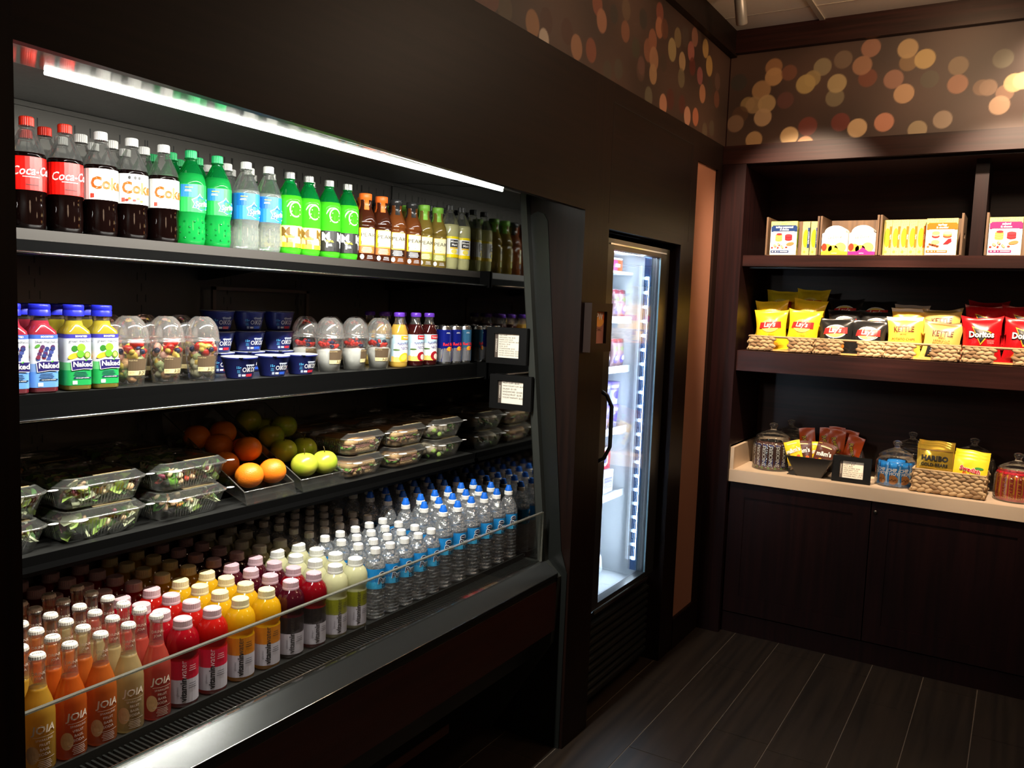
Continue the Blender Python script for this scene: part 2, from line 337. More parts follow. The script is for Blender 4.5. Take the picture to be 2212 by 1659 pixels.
m = MB(DWX); m.box(-.1, -1.6, 2.43, -.006, 4.165, 2.974); m.box(-.006, -1.6, 2.856, .03, 4.165, 2.974); struct(m.build('trim_3'))
m = MB(DWB); m.box(-.1, 4.171, 2.43, 2.8, 4.3, 2.974); m.box(0, 4.135, 2.868, 2.8, 4.171, 2.974); struct(m.build('trim_4'))
m = MB(DWB); m.box(-.9, 4.75, 0, 3.6, 4.85, 3.0); struct(m.build('wall_back'))
# ================================================================== OPEN COOLER
YM = 2.625
ck = thing('open_cooler', 'long black open-front refrigerated display case built into the dark panelled wall', 'refrigerated case', (-.45, 1.6, 0))
def ckp(mb, name, par=None):
    o = mb.build(name, par or ck); o.matrix_parent_inverse = Matrix.Translation((.45, -1.6, 0)) if par is None else Matrix.Identity(4); return o
BP = P('case_back', (.10, .092, .082), .42, .5)
m = MB(BP, BLK); m.box(-.86, .5, .60, -.835, YM, 2.085, 0)
for base in (1.205, 1.51, 1.815, 2.12, 2.425):
    for k, dy in enumerate((0, .0135, .027)):
        for r in range(24):
            z = 2.045-r*.062-(.031 if k == 1 else 0); m.box(-.8352, base+dy, z-.022, -.8345, base+dy+.003, z, 1)
for i in range(30): m.box(-.8352, 1.33+i*.043, 2.02, -.8345, 1.333+i*.043, 2.045, 1)
ckp(m, 'back_panel')
MIR = P('mirror_panel', (.26, .265, .26), .05, 1.)
m = MB(MIR); m.prism([(-.83, .705), (-.115, .705), (-.245, 2.0), (-.245, 2.03), (-.83, 2.078)], YM, YM+.004, 'y'); ckp(m, 'mirror_panel')
GM = P('end_panel_grey', (.045, .048, .042), .38, .4)
m = MB(GM); m.prism([(-.87, .0), (-.30, .0), (-.05, .40), (-.03, .65), (-.085, .70), (-.222, 2.0), (-.222, 2.088), (-.87, 2.088)], YM+.004, 2.655, 'y')
ckp(m, 'end_panel')
m = MB(BLK); m.prism([(-.22, .0), (-.012, .0), (-.008, .66), (-.035, .74), (-.145, 1.92), (-.160, 1.945), (-.19, 1.955), (-.24, 1.93), (-.11, .70)], 2.655, 2.6595, 'y'); ckp(m, 'end_gap_shade')  # black strip put in for the dark recess and shadow line beside the panel
CI = P('canopy_inside', (.055, .055, .048), .3, .3)
m = MB(CI, CHROME); m.prism([(-.23, 2.03), (-.86, 2.082), (-.86, 2.089), (-.21, 2.089), (-.21, 2.03)], .5, YM, 'y'); m.box(-.834, .5, 2.066, -.826, YM, 2.078, BP)
o = ckp(m, 'canopy')
m = MB(STEEL, P('canopy_edge', (.30, .2, .16), .4, .6)); y0, y1 = .724, YM+.004
m.add([(-.018, y0, 1.992), (-.018, y1, 1.960), (-.200, y1, 2.003), (-.200, y0, 2.007), (-.018, y0, 2.004), (-.018, y1, 1.972), (-.200, y1, 2.015), (-.200, y0, 2.019)], [(0, 1, 2, 3), (7, 6, 5, 4), (0, 4, 5, 1), (2, 6, 7, 3), (1, 5, 6, 2), (3, 7, 4, 0)], 0)
m.add([(-.001, y0, 1.9905), (-.001, 2.66, 1.9575), (-.022, 2.66, 1.9605), (-.022, y0, 1.9935)], [(0, 1, 2, 3)], 1); ckp(m, 'reflector_strip')
LED = P('led_tube', (1, 1, 1), .5, emit=(1, .99, .92), es=30.)
m = MB(LED); m.tube([(-.2045, .89, 2.0035), (-.2045, 2.44, 2.0005)], .0036, 0, 10); lab(ckp(m, 'led_tube'), 'glowing white strip lamp under the canopy')
GREY = P('shelf_edge', (.032, .028, .024), .5, .2); RBK = P('rail_black', (.0012, .0012, .0012), .85, 0, .06); SHB = P('shelf_plate', (.03, .03, .028), .35, .3)
for k, z in enumerate((1.735, 1.398, 1.058)):
    xf = -.40
    m = MB(SHB, GREY); m.box(-.835, .5, z-.014, xf, YM-.004, z, 0); m.box(xf, .5, z-.020, xf+.003, YM-.004, z+.002, 1 if k == 0 else RBK)
    sh = ckp(m, 'shelf')
    if k < 2:
        m = MB(RBK, CHROME); m.prism([(xf+.003, z-.020), (xf+.004, z-.047), (xf+.036, z-.048), (xf+.036, z-.052), (xf-.01, z-.052), (xf-.01, z-.020)], .5, YM-.012, 'y', 0)
        m.tube([(xf+.037, .5, z-.047), (xf+.037, YM-.014, z-.047)], .0028, 1, 8); m.box(xf-.01, YM-.012, z-.056, xf+.042, YM-.006, z+.004, 0)
    else:
        m = MB(RBK, BLK); m.prism([(xf+.003, z-.018), (xf+.008, z-.03), (xf-.01, z-.045), (xf-.02, z-.045), (xf-.02, z-.018)], .5, YM-.012, 'y', 0)
    ckp(m, 'price_rail', sh)
    for yb in (.8, 1.72, 2.6):
        m = MB(BLK); m.prism([(-.834, z-.014), (-.834, z-.075), (-.80, z-.075), (-.45, z-.03), (-.45, z-.014)], yb, yb+.005, 'y'); ckp(m, 'bracket', sh)
ZD = .703
m = MB(SHB, BLK); m.box(-.835, .5, ZD-.02, -.172, YM-.001, ZD, 0); m.box(-.172, .5, ZD-.03, -.166, 1.745, ZD+.014, 1); m.box(-.172, 1.757, ZD-.03, -.166, YM-.01, ZD+.014, 1); ckp(m, 'deck')
m = MB(BLK); m.box(-.166, .5, .66, -.104, YM-.001, .685)
y = .5
while y < YM-.02: m.box(-.162, y, .685, -.106, y+.0045, .701); y += .0118
ckp(m, 'air_grille')
LG = P('ledge_gloss', (.035, .037, .036), .24, .7)
m = MB(LG, CHROME); m.prism([(-.104, .70), (-.098, .708), (-.03, .668), (-.03, .655), (-.104, .64)], .5, YM+.004, 'y', 0); m.tube([(-.098, .5, .7075), (-.098, YM, .7075)], .0016, 1, 6); m.tube([(-.03, .5, .667), (-.03, YM, .667)], .0016, 1, 6); ckp(m, 'ledge')
ACR = clear('acrylic_guard', (.985, .99, .985), .008, (.8, .8, .75), .02, .25, .02, fk=.35); ACE = clear('acrylic_edge', (.8, .85, .8), .45, (.55, .53, .45), .2, .3, .15)
m = MB(ACR, ACE); m.box(-.092, .5, .706, -.085, 2.60, .884, 0); m.box(-.093, .5, .884, -.084, 2.60, .8875, 1); m.box(-.093, 2.60, .706, -.084, 2.6035, .8875, 1); lab(ckp(m, 'front_guard'), 'clear acrylic front guard')
RW = wood('red_brown_panel', '2a0f0b', '351510', .4, 'y', .8)
m = MB(RW, BLK); m.box(-.10, .5, .456, -.034, YM+.004, .635, 0); m.box(-.10, .5, .635, -.036, YM+.004, .656, 1); ckp(m, 'lower_panel')
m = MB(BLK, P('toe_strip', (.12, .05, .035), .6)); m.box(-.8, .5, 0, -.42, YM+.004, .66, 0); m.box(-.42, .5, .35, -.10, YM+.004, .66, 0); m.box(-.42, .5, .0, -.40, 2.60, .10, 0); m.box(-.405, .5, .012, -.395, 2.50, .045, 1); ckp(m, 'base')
# framed price lists fixed to the mirrored end
TXT = P('ink', (.05, .045, .04), .6); PAPER = P('paper', (.95, .86, .72), .7); FRM = P('frame_black', (.004, .004, .004), .5, 0, .25)
def price_frame(loc, w, h, lines, label, head, win=(.62, .66), rz=0., tilt=0., tip=None):
    """framed list facing -y: origin bottom left"""
    t = thing('framed_price_list', label, 'sign', loc, rz); t.rotation_euler = (tilt, 0, rz); bw, bh = w*(1-win[0])/2, h*(1-win[1])/2
    m = MB(FRM); m.box(0, 0, 0, w, .016, bh); m.box(0, 0, h-bh, w, .016, h); m.box(0, 0, bh, bw, .016, h-bh); m.box(w-bw, 0, bh, w, .016, h-bh); m.box(0, .012, 0, w, .018, h); m.build('frame', t)
    m = MB(PAPER, TXT, P('list_side', (.10, .075, .06), .6)); m.box(bw, .008, bh, w-bw, .012, h-bh, 0); f = planefn((bw, .0075, bh), (1, 0, 0), (0, 0, 1)); pw, ph = w-2*bw, h-2*bh
    m.drect(f, 0, 0, pw*.13, ph, 2, 0, 1); m.dtext(f, head, ph*.11, pw*.065, ph*.5, PAPER, 1, rot=pi/2)
    n = len(lines); s = ph/(n+.8)
    for i, ln in enumerate(lines):
        if not ln: continue
        V, F = text_geo(ln, 0.0); wd = max(v[0] for v in V)-min(v[0] for v in V); sz = min(s*.82, pw*.80/wd)
        m.dtext(f, ln, sz, pw*.17+wd*sz/2, ph-s*(i+.75), 1, 1)
    p = m.build('price_list', t); return t
price_frame((-.352, YM-.022, 1.405), .170, .132, ['MILK  $3.00', 'LEMONADE, TEA  $4.00', 'NAKED JUICE  $5.00', 'NANTUCKET NECTARS  $4.00', 'RED BULL  $5.00', 'SODA  $3.50', 'VITAMINWATER  $4.50', 'WATER, NESTLE SMALL  $2.50', 'WATER, NESTLE LARGE  $3.50', 'WATER, ACQUA PANNA  $5.00'],
            'black framed price list above the other on the mirrored end of the cooler, listing drinks', 'COMMONS')
price_frame((-.332, YM-.022, 1.240), .176, .125, ['FRUIT CUPS  $5.00', 'OIKOS YOGURT CUPS  $4.00', 'SALADS  $11.00', 'SANDWICHES  $10.00', 'WHOLE FRUIT  $2.00', 'YOGURT PARFAITS  $6.00', ''],
            'lower black framed price list on the mirrored end of the cooler, listing food', 'COMMONS')
# ================================================================== FREEZER WITH GLASS DOOR
fz = thing('glass_door_freezer', 'tall narrow lit freezer with a black framed glass door set in the dark panelling', 'freezer', (-.4, 3.24, 0))
def fzp(mb, name, par=None):
    o = mb.build(name, par or fz); o.matrix_parent_inverse = Matrix.Translation((.4, -3.24, 0)) if par is None else Matrix.Identity(4); return o
FW_ = P('freezer_white', (.78, .82, .86), .45); FB = P('freezer_black', (.016, .017, .018), .35)
m = MB(FB, FW_)
m.box(-.74, 2.90, .03, -.72, 3.58, 1.885, 0); m.box(-.74, 2.90, .03, -.075, 2.915, 1.885, 0); m.box(-.74, 3.565, .03, -.075, 3.58, 1.885, 0); m.box(-.74, 2.90, 1.87, -.075, 3.58, 1.885, 0); m.box(-.74, 2.90, .03, -.075, 3.58, .05, 0); m.box(-.74, 2.915, .38, -.075, 3.565, .40, 0)
m.box(-.72, 2.915, .40, -.70, 3.565, 1.87, 1); m.box(-.70, 2.915, .40, -.08, 2.93, 1.87, 1); m.box(-.70, 3.50, .40, -.08, 3.565, 1.87, 1); m.box(-.70, 2.93, 1.855, -.08, 3.50, 1.87, 1); m.box(-.70, 2.93, .40, -.08, 3.50, .415, 1)
fzp(m, 'cabinet')
m = MB(FB, P('door_frame_bronze', (.06, .045, .035), .3, .6)); x0, x1 = -.073, -.035
m.box(x0, 2.90, .43, x1, 2.99, 1.885, 0); m.box(x0, 3.478, .43, x1, 3.575, 1.885, 0); m.box(x0, 2.99, 1.845, x1, 3.478, 1.885, 1); m.box(x0, 2.99, .43, x1, 3.478, .452, 0); m.box(x1, 2.95, 1.862, x1+.004, 3.53, 1.868, CHROME); m.box(x1-.007, 3.4745, .452, x1, 3.4785, 1.845, P('door_gasket', (.22, .36, .42), .3)); m.box(x1, 2.95, .415, x1+.006, 3.5, .428, CHROME)
dr = fzp(m, 'door')
m = MB(clear('freezer_glass', (.96, .98, 1), .0, (1, 1, 1), .03, .2, .02)); m.box(-.056, 2.985, .45, -.052, 3.470, 1.848); fzp(m, 'glass', dr)
m = MB(FB); m.tube([(-.037, 2.925, 1.305), (-.012, 2.935, 1.29), (.004, 2.950, 1.245), (.004, 2.950, 1.09), (-.012, 2.935, 1.045), (-.037, 2.925, 1.03)], .008, 0, 10); lab(fzp(m, 'handle', dr), 'black door handle')
m = MB(BLK)
for i in range(9): m.prism([(-.06, .06+i*.036), (-.045, .065+i*.036), (-.045, .078+i*.036), (-.06, .085+i*.036)], 2.92, 3.56, 'y')
m.box(-.075, 2.91, .035, -.062, 3.57, .40); fzp(m, 'lower_grille')
FL = P('freezer_led', (1, 1, 1), .5, emit=(.72, .88, 1), es=80.); FD = P('led_channel', (.02, .05, .12), .15, .5)
m = MB(FD); m.box(-.108, 3.474, .452, -.076, 3.4995, 1.85); ls = fzp(m, 'lamp_strip')
m = MB(FL)
for i in range(21): m.box(-.100, 3.469, .50+i*.0625, -.086, 3.4745, .512+i*.0625)
m.box(-.0858, 3.4715, .5, -.0842, 3.4745, 1.76)
lab(fzp(m, 'led_row', ls), 'row of small white lamps')
m = MB(FL); m.box(-.10, 2.931, .5, -.09, 2.94, 1.8); m.box(-.12, 3.0, 1.85, -.10, 3.45, 1.854); lab(fzp(m, 'led_bar'), 'white lamp bar')
SHZ = (1.575, 1.36, 1.09, .80)
for z in SHZ:
    m = MB(FW_); m.box(-.69, 2.935, z-.012, -.17, 3.495, z); m.box(-.17, 2.935, z-.018, -.165, 3.495, z+.012); fzp(m, 'shelf')
# framed notice on the wood upright beside the freezer
t = thing('framed_notice', 'small dark framed poster with an orange picture on the upright beside the freezer', 'sign', (0, 2.685, 1.462))
FR2 = P('frame_brown', (.022, .011, .008), .5, 0, .2)
m = MB(FR2); m.box(.001, 0, 0, .03, .172, .03); m.box(.001, 0, .145, .03, .172, .175); m.box(.001, 0, .03, .03, .045, .145); m.box(.001, .128, .03, .03, .172, .145); m.build('frame', t)
m = MB(P('poster_orange', (.75, .16, .04), .5), P('poster_pink', (.45, .18, .14), .6), P('poster_yellow', (.9, .4, .08), .5), WHITE); f = planefn((.018, .045, .03), (0, 1, 0), (0, 0, 1))
m.box(.002, .045, .03, .018, .128, .145, 1); m.drect(f, 0, .075, .083, .115, 0, 1, 1); m.dell(f, .042, .078, .036, .018, 2, 2); m.dtext(f, 'PW', .035, .042, .096, WHITE, 3, bold=.02); m.dtext(f, 'CHAC', .016, .042, .05, TXT, 2); m.build('poster', t)
# ================================================================== SNACK CABINET on the back wall
YB = 4.165
sc_ = thing('snack_cabinet', 'dark wood wall unit with two open shelves above a base cabinet', 'cabinet', (1.2, 4.4, 0))
def scp(mb, name, par=None):
    o = mb.build(name, par or sc_); o.matrix_parent_inverse = Matrix.Translation((-1.2, -4.4, 0)) if par is None else Matrix.Identity(4); return o
XR = 2.5
m = MB(DWV, DWB); m.box(.001, 4.13, 0, .118, 4.16, 2.34, 0); m.box(.001, 4.16, .0, .075, 4.74, 2.34, 0); m.box(.075, 4.16, .96, .118, 4.19, 2.34, 0); scp(m, 'side_post')
m = MB(DWB); m.box(.001, 4.128, 2.34, XR, 4.30, 2.428); scp(m, 'header')
m = MB(DWB); m.box(.118, 4.165, 2.328, XR, 4.64, 2.339); scp(m, 'top_panel')
m = MB(DWB, CHROME); m.box(.075, 4.62, .84, XR, 4.64, 2.34); scp(m, 'back_board')
m = MB(DWV); m.box(.10, 4.19, .96, .118, 4.62, 2.328); m.box(.075, 4.17, .84, .10, 4.62, 2.328); scp(m, 'side_board')
for z, th in ((1.903, .052), (1.437, .10)):
    m = MB(DWB); m.box(.119, YB-.004, z-th, XR, 4.20, z); m.box(.119, 4.20, z-.03, XR, 4.62, z); sh = scp(m, 'shelf')
    m = MB(P('shelf_lamp_rail', (.12, .12, .12), .3, .8)); m.box(.13, 4.25, z-th-.006, XR, 4.262, z-th+.001)
    if th < .06: scp(m, 'under_rail', sh)
m = MB(DWV); m.box(1.092, 4.25, 1.904, 1.145, 4.62, 2.328); scp(m, 'divider')
m = MB(DWV); m.box(.10, 4.20, .0, XR, 4.62, .779); m.box(.10, 4.18, 0, XR, 4.20, .10); scp(m, 'base')
for i, (a, b) in enumerate(((.125, .785), (.79, 1.45), (1.455, 2.12))):
    m = MB(DWV); m.box(a, 4.170, .11, b, 4.20, .775)
    a2, b2 = a+.075, b-.075
    m.box(a, 4.165, .11, a2, 4.171, .775); m.box(b2, 4.165, .11, b, 4.171, .775); m.box(a2, 4.165, .705, b2, 4.171, .775); m.box(a2, 4.165, .11, b2, 4.171, .195)
    d = scp(m, 'door')
    if i == 1: m = MB(P('lock_metal', (.10, .09, .08), .3, .9)); m.lathe([(0, 0), (.009, 0), (.009, .006), (0, .006)], 14); k = scp(m, 'lock', d); k.rotation_euler = (pi/2, 0, 0); k.location = (.807, 4.165, .728)
CTOP = P('countertop_laminate', (.60, .46, .33), .28, bump=.05, bscale=300)
t = thing('countertop', 'pale beige laminate countertop running under the jars and baskets', 'countertop', (1.2, 4.4, .78))
m = MB(CTOP); m.box(.119, 4.150, .78, XR, 4.615, .84); o = m.build('counter_slab', t); o.matrix_parent_inverse = Matrix.Translation((-1.2, -4.4, -.78))
m = MB(CTOP); m.box(.119, 4.155, .84, .137, 4.615, .952); o = m.build('side_splash', t); o.matrix_parent_inverse = Matrix.Translation((-1.2, -4.4, -.78))
# track lamp head under the ceiling near the corner
t = thing('track_light', 'small cylindrical spotlight head hanging from the ceiling tiles', 'light', (.20, 3.66, 2.84)); t.rotation_euler = (radians(28), 0, 0)
m = MB(P('lamp_grey', (.35, .33, .30), .4, .5)); m.lathe([(0, .0), (.022, 0), (.024, .004), (.024, .12), (.018, .128), (0, .128)], 20); m.build('lamp_head', t)
m = MB(BLK); m.lathe([(0, .128), (.005, .128), (.005, .15), (0, .15)], 10); m.build('stem', t)
# ================================================================== COOLER CONTENTS
def liquid(name, col, see=.2, tl=.5, gloss=.05, tint=None):
    if name in MATS: return MATS[name]
    m, nt, o = newmat(name); L = nt.links.new; N = nt.nodes.new
    d = N('ShaderNodeBsdfDiffuse'); d.inputs[0].default_value = lin(col); t = N('ShaderNodeBsdfTranslucent'); t.inputs[0].default_value = lin(col)
    c = lin(tint or col); tp = N('ShaderNodeBsdfTransparent'); tp.inputs[0].default_value = (c[0]**.5, c[1]**.5, c[2]**.5, 1)
    g = N('ShaderNodeBsdfGlossy'); g.inputs['Roughness'].default_value = .05
    a = N('ShaderNodeMixShader'); a.inputs[0].default_value = tl; L(d.outputs[0], a.inputs[1]); L(t.outputs[0], a.inputs[2])
    b = N('ShaderNodeMixShader'); b.inputs[0].default_value = see; L(a.outputs[0], b.inputs[1]); L(tp.outputs[0], b.inputs[2])
    lw = N('ShaderNodeLayerWeight'); lw.inputs[0].default_value = .3; ad = N('ShaderNodeMath'); ad.operation = 'MULTIPLY_ADD'; ad.inputs[1].default_value = .5; ad.inputs[2].default_value = gloss; L(lw.outputs['Fresnel'], ad.inputs[0])
    c = N('ShaderNodeMixShader'); L(ad.outputs[0], c.inputs[0]); L(b.outputs[0], c.inputs[1]); L(g.outputs[0], c.inputs[2]); L(c.outputs[0], o.inputs[0]); MATS[name] = m; return m
CLR = clear('clear_plastic', (.97, .98, .97), .055, (.9, .9, .88), .05, .35, .05)
CLRT = clear('clear_tub', (.98, .985, .98), .07, (.85, .85, .8), .05, .4, .06)
CLRG = clear('green_plastic', (.05, .60, .22), .25, (.01, .55, .13), .05, .3, .05)
def ribcap(m, r, z0, z1, mat, n=22, rib=.0009, top=None):
    seg = n*2; prof = [(r, z0), (r, z1-.002), (r-.0018, z1), (0, z1)]; vs = []; fs = []
    for rr, z in prof[:-1]:
        for k in range(seg): q = rr-(rib if k % 2 and rr > r-.001 else 0); a = 2*pi*k/seg; vs.append((q*cos(a), q*sin(a), z))
    for i in range(2): fs += [(i*seg+k, i*seg+(k+1) % seg, (i+1)*seg+(k+1) % seg, (i+1)*seg+k) for k in range(seg)]
    fs.append(tuple(range(2*seg, 3*seg))); m.add(vs, fs, mat, False); return m
def split_body(m, prof, zf, drink, shell, seg=22, sq=None):
    lo = [p for p in prof if p[1] <= zf]; hi = [p for p in prof if p[1] > zf]
    (r0, z0), (r1, z1) = lo[-1], hi[0]; t = (zf-z0)/(z1-z0) if z1 > z0 else 0; rf = r0+(r1-r0)*t
    lo2 = lo+[(rf, zf), (0, zf)]; m.lathe([(0, prof[0][1])]+lo2 if prof[0][0] > 0 else lo2, seg, drink, sq=sq); m.lathe([(rf, zf)]+hi, seg, shell, sq=sq)
COLAP = [(.024, 0), (.031, .003), (.0335, .014), (.0345, .035), (.0335, .055), (.0325, .070), (.0345, .080), (.0355, .084), (.0355, .150), (.0350, .156), (.0325, .168), (.026, .184), (.018, .201), (.0135, .209), (.0130, .2135), (.016, .214), (.016, .216), (.0125, .2165), (.0125, .230)]
# petal-foot ridges of the plastic soda bottles are part of the lathe below the label
def soda(name, cap, drink, shell, labelfn, zf=.160, h=.235, ribs=False):
    k = h/.235; t = thing(name); prof = [(r, z*k) for r, z in COLAP]; m = MB(drink, shell); split_body(m, prof, zf*k, drink, shell, 24)
    if ribs:
        for zz in (.02, .033, .046, .06):
            for q in range(9): a = 2*pi*(q+.5*(zz > .03 and zz < .05))/9; m.ball(.0335*cos(a), .0335*sin(a), zz, .003, m=shell, seg=6)
    m.build('bottle', t); m = MB(cap); ribcap(m, .0142, .2165*k, .2165*k+.0185, cap); m.build('cap', t)
    m = MB(); labelfn(m, cylfn(.0357), .083*k, .151*k); m.build('label', t); return t
def band(m, f, z0, z1, mat, l=0, R=.0357, a0=-1., a1=1.): m.drect(f, a0*pi*R, z0, a1*pi*R, z1, mat, l, 26, 1)
RED = flat('d0140c', .35); CAPRED = P('cap_red', (.80, .03, .01), .4); CAPW = P('cap_white', (.85, .84, .80), .4); CAPG = P('cap_green', (.02, .48, .15), .4); CAPS = P('cap_silver', (.30, .30, .28), .35, .7)
CAPK = P('cap_black', (.02, .02, .02), .35); CAPO = P('cap_orange', (.90, .16, .02), .4); CAPL = P('cap_lime', (.22, .52, .06), .4); CAPB = P('cap_blue', (.015, .02, .42), .3)
def smalltext(m, f, a, b, n, w, mat, dz=.003, l=2, h=.0011):
    for i in range(n): ww = w*(.8+.2*((i*7) % 3)/2); m.drect(f, a-ww/2, b-i*dz, a+ww/2, b-i*dz+h, mat, l, 5, 1)
def lab_cola(m, f, z0, z1):
    band(m, f, z0, z1, RED); c = (z0+z1)/2; m.dtext(f, 'Coca-Cola', .025, .004, c+.005, WHITE, 2, shear=.28, bold=.012, sx=.86, rot=.04)
    m.drect(f, -.022, c-.008, .01, c-.0065, WHITE, 2, 5); smalltext(m, f, -.004, z0+.010, 1, .03, flat('3a0806'), h=.0016)
def lab_diet(dots):
    def g(m, f, z0, z1):
        band(m, f, z0, z1, WHITE); c = (z0+z1)/2; m.dtext(f, 'Coke', .036, .007, c+.001, flat('a4580e'), 2, bold=.035, sx=.9)
        m.drect(f, -.03, z0+.004, -.022, z0+.013, flat('b04030'), 2, 2)
        if dots:
            for i, (a, b) in enumerate(((-.012, .012), (-.002, .008), (.006, .012), (.014, .007), (-.018, .008))): m.dell(f, a, z0+b, .004, .003, flat(('c07020', '802010', 'd09040')[i % 3]), 2, 8)
            for i, a in enumerate((-.012, 0, .009)): m.dell(f, a, z1-.009, .003, .004, flat('303030'), 2, 8)
    return g
def lab_sprite(c1, c2):
    def g(m, f, z0, z1):
        band(m, f, z0, z1, c1); m.drect(f, -.035, z0+.036, .006, z1-.002, c2, 1, 6); smalltext(m, f, -.014, z1-.010, 1, .022, flat('d8c020'), h=.0022); smalltext(m, f, -.016, z1-.0155, 2, .018, WHITE)
        P5 = [(-.010, .030), (.004, .038), (.010, .046), (.016, .038), (.040, .034), (.044, .018), (.036, .008), (.014, .004), (.002, .010), (-.008, .010), (-.004, .020)]
        m.dpoly(f, [(a+.002, z0+b) for a, b in P5], WHITE, 2); m.dpoly(f, [((a-.015)*.92+.017, z0+(b-.022)*.9+.022) for a, b in P5], c2, 3); m.dtext(f, 'Sprite', .0185, .019, z0+.021, WHITE, 5, shear=.2, bold=.02, sx=.85, rot=.1)
    return g
def lab_my(c1, c2, c3, top, kk):
    def g(m, f, z0, z1):
        # printed shrink label low on the bottle
        z0, z1 = .022, .082; band(m, f, z0, z1, c1); m.drect(f, -.034, z0, -.004, z0+.014, c3, 1, 4); m.drect(f, .002, z0, .03, z0+.012, c3, 1, 4)
        for s, a in ((1, -.034), (1, .012)):
            m.dtext(f, 'M', .034, a+.010, z1-.018, c2, 2, bold=.02, rot=-.0); m.dtext(f, 'Y', .034, a+.014, z1-.038, c2, 2, bold=.02)
        m.dtext(f, 'zero.' if kk else 'mello', .0115, -.012, z0+.030, flat('e8d820') if kk else c3, 3, bold=.03); smalltext(m, f, -.012, z0+.021, 3, .014, c2)
        pts = []  # swirl printed on the upper bottle
        for q in range(15): a = .3+q*.36; pts.append((.017*cos(a)+.004, .127+.020*sin(a)))
        g2 = flat('b8f0a0')
        for (a, b), (c, d) in zip(pts, pts[1:]):
            dx, dy = c-a, d-b; ln = math.hypot(dx, dy) or 1; nx, ny = -dy/ln*.0018, dx/ln*.0018; m.dpoly(f, [(a-nx, b-ny), (c-nx, d-ny), (c+nx, d+ny), (a+nx, b+ny)], g2, 1)
        for q in range(3): m.dpoly(f, [(-.012+q*.003, .108+q*.012), (.02, .114+q*.012), (.02, .117+q*.012), (-.012+q*.003, .111+q*.012)], g2, 1)
    return g
def lab_lemon(m, f, z0, z1):
    z0 = .045; z1 = .112; band(m, f, z0, z1, WHITE); band(m, f, z1, z1+.008, flat('f0d800'), 0); band(m, f, z0, z0+.012, flat('f4d400'), 1)
    m.drect(f, .004, z1-.030, .036, z1-.004, BLACK, 2, 5); m.dtext(f, 'Minute', .0105, .020, z1-.011, WHITE, 3, bold=.02); m.dtext(f, 'Maid', .0115, .020, z1-.022, WHITE, 3, bold=.02); m.drect(f, .004, z1-.035, .036, z1-.031, flat('f0c000'), 2, 5)
    m.drect(f, -.075, z1-.040, -.03, z1-.004, flat('8fb4c8'), 1, 8); m.dell(f, -.05, z0+.025, .006, .011, flat('5a4020'), 2, 10); m.dell(f, .02, z0+.022, .012, .009, flat('f4e060'), 2, 12)
cola = liquid('drink_cola', (.0035, .0012, .001), .0, .2, .06); limeg = liquid('drink_green', (.02, .60, .12), .3, .6); mellog = liquid('drink_lime', (.10, .85, .03), .05, .55); clearl = clear('drink_clear', (.96, .98, .96), .28, (.85, .92, .85), .10, .45, .04)
lemonl = liquid('drink_lemonade', (.86, .84, .42), .0, .55)
PR = {}
PR['cola'] = soda('cola_bottle', CAPRED, cola, CLR, lab_cola)
PR['diet'] = soda('diet_cola_bottle', CAPW, cola, CLR, lab_diet(False))
PR['diet2'] = soda('diet_cola_bottle', CAPW, cola, CLR, lab_diet(True))
PR['sprite'] = soda('lemon_lime_soda_bottle', CAPG, limeg, CLRG, lab_sprite(flat('129a40'), flat('1b6ea8')), zf=.178, ribs=True)
PR['spritez'] = soda('clear_soda_bottle', CAPW, clearl, CLR, lab_sprite(flat('1d78c8'), flat('1460b0')), ribs=True)
PR['my'] = soda('citrus_soda_bottle', CAPS, mellog, CLRG, lab_my(flat('f2ea90'), flat('6a4c10'), flat('e8d020'), 0, 0), zf=.168, h=.232)
PR['myz'] = soda('citrus_soda_bottle', CAPS, mellog, CLRG, lab_my(BLACK, WHITE, flat('1c1c1c'), 0, 1), zf=.168, h=.232)
PR['lemon'] = soda('lemonade_bottle', CAPK, lemonl, CLR, lab_lemon, zf=.165, h=.232)
def tea(name, cap, drink, low, strip):
    t = thing(name); prof = [(.028, 0), (.0325, .003), (.0335, .008), (.0335, .110), (.0315, .113), (.0315, .116), (.034, .120), (.0335, .127), (.029, .145), (.021, .165), (.0178, .176), (.0178, .194)]
    m = MB(drink); m.lathe([(0, 0)]+prof, 24, drink, sq=2.6); m.build('bottle', t)
    m = MB(cap); m.lathe([(.0225, .163), (.0186, .176), (.0186, .194), (.0205, .195), (.0205, .212), (.0192, .214), (0, .214)], 22, cap); m.build('cap', t)
    m = MB(); R = .0372; f = lambda a, b, l: ((lambda th: (lambda q: ((.0337+.0005*l)*q*cos(th), (.0337+.0005*l)*q*sin(th), b))((abs(cos(th))**2.6+abs(sin(th))**2.6)**(-1/2.6)))(a/R))
    m.drect(f, -.0, .052, .0001, .0521, BLACK, 0, 1)
    m.drect(f, -.026, .050, .026, .106, flat('e8c040'), 1, 8); m.drect(f, -.020, .054, .026, .104, flat('f4ecc0'), 2, 8); m.drect(f, -.026, .050, -.022, .106, flat('f0c000'), 2, 1)
    m.dpoly(f, [(-.020, .066), (-.020, .054), (.026, .054), (.026, .058), (.006, .061)], flat('6a5a18'), 3); m.dtext(f, 'PEAK', .017, .004, .084, flat('3a3424'), 4, sx=1.3)
    m.drect(f, -.026, .028, .026, .049, low, 1, 8); smalltext(m, f, 0, .044, 4, .036, strip, dz=.0045, h=.0022); m.dell(f, -.016, .017, .007, .008, WHITE, 1, 8); smalltext(m, f, .010, .020, 3, .022, WHITE, dz=.004)
    m.build('label', t); return t
PR['teao'] = tea('tea_bottle', CAPO, liquid('drink_tea_dark', (.085, .02, .008), .12, .5), flat('d06830'), flat('f0c0a0'))
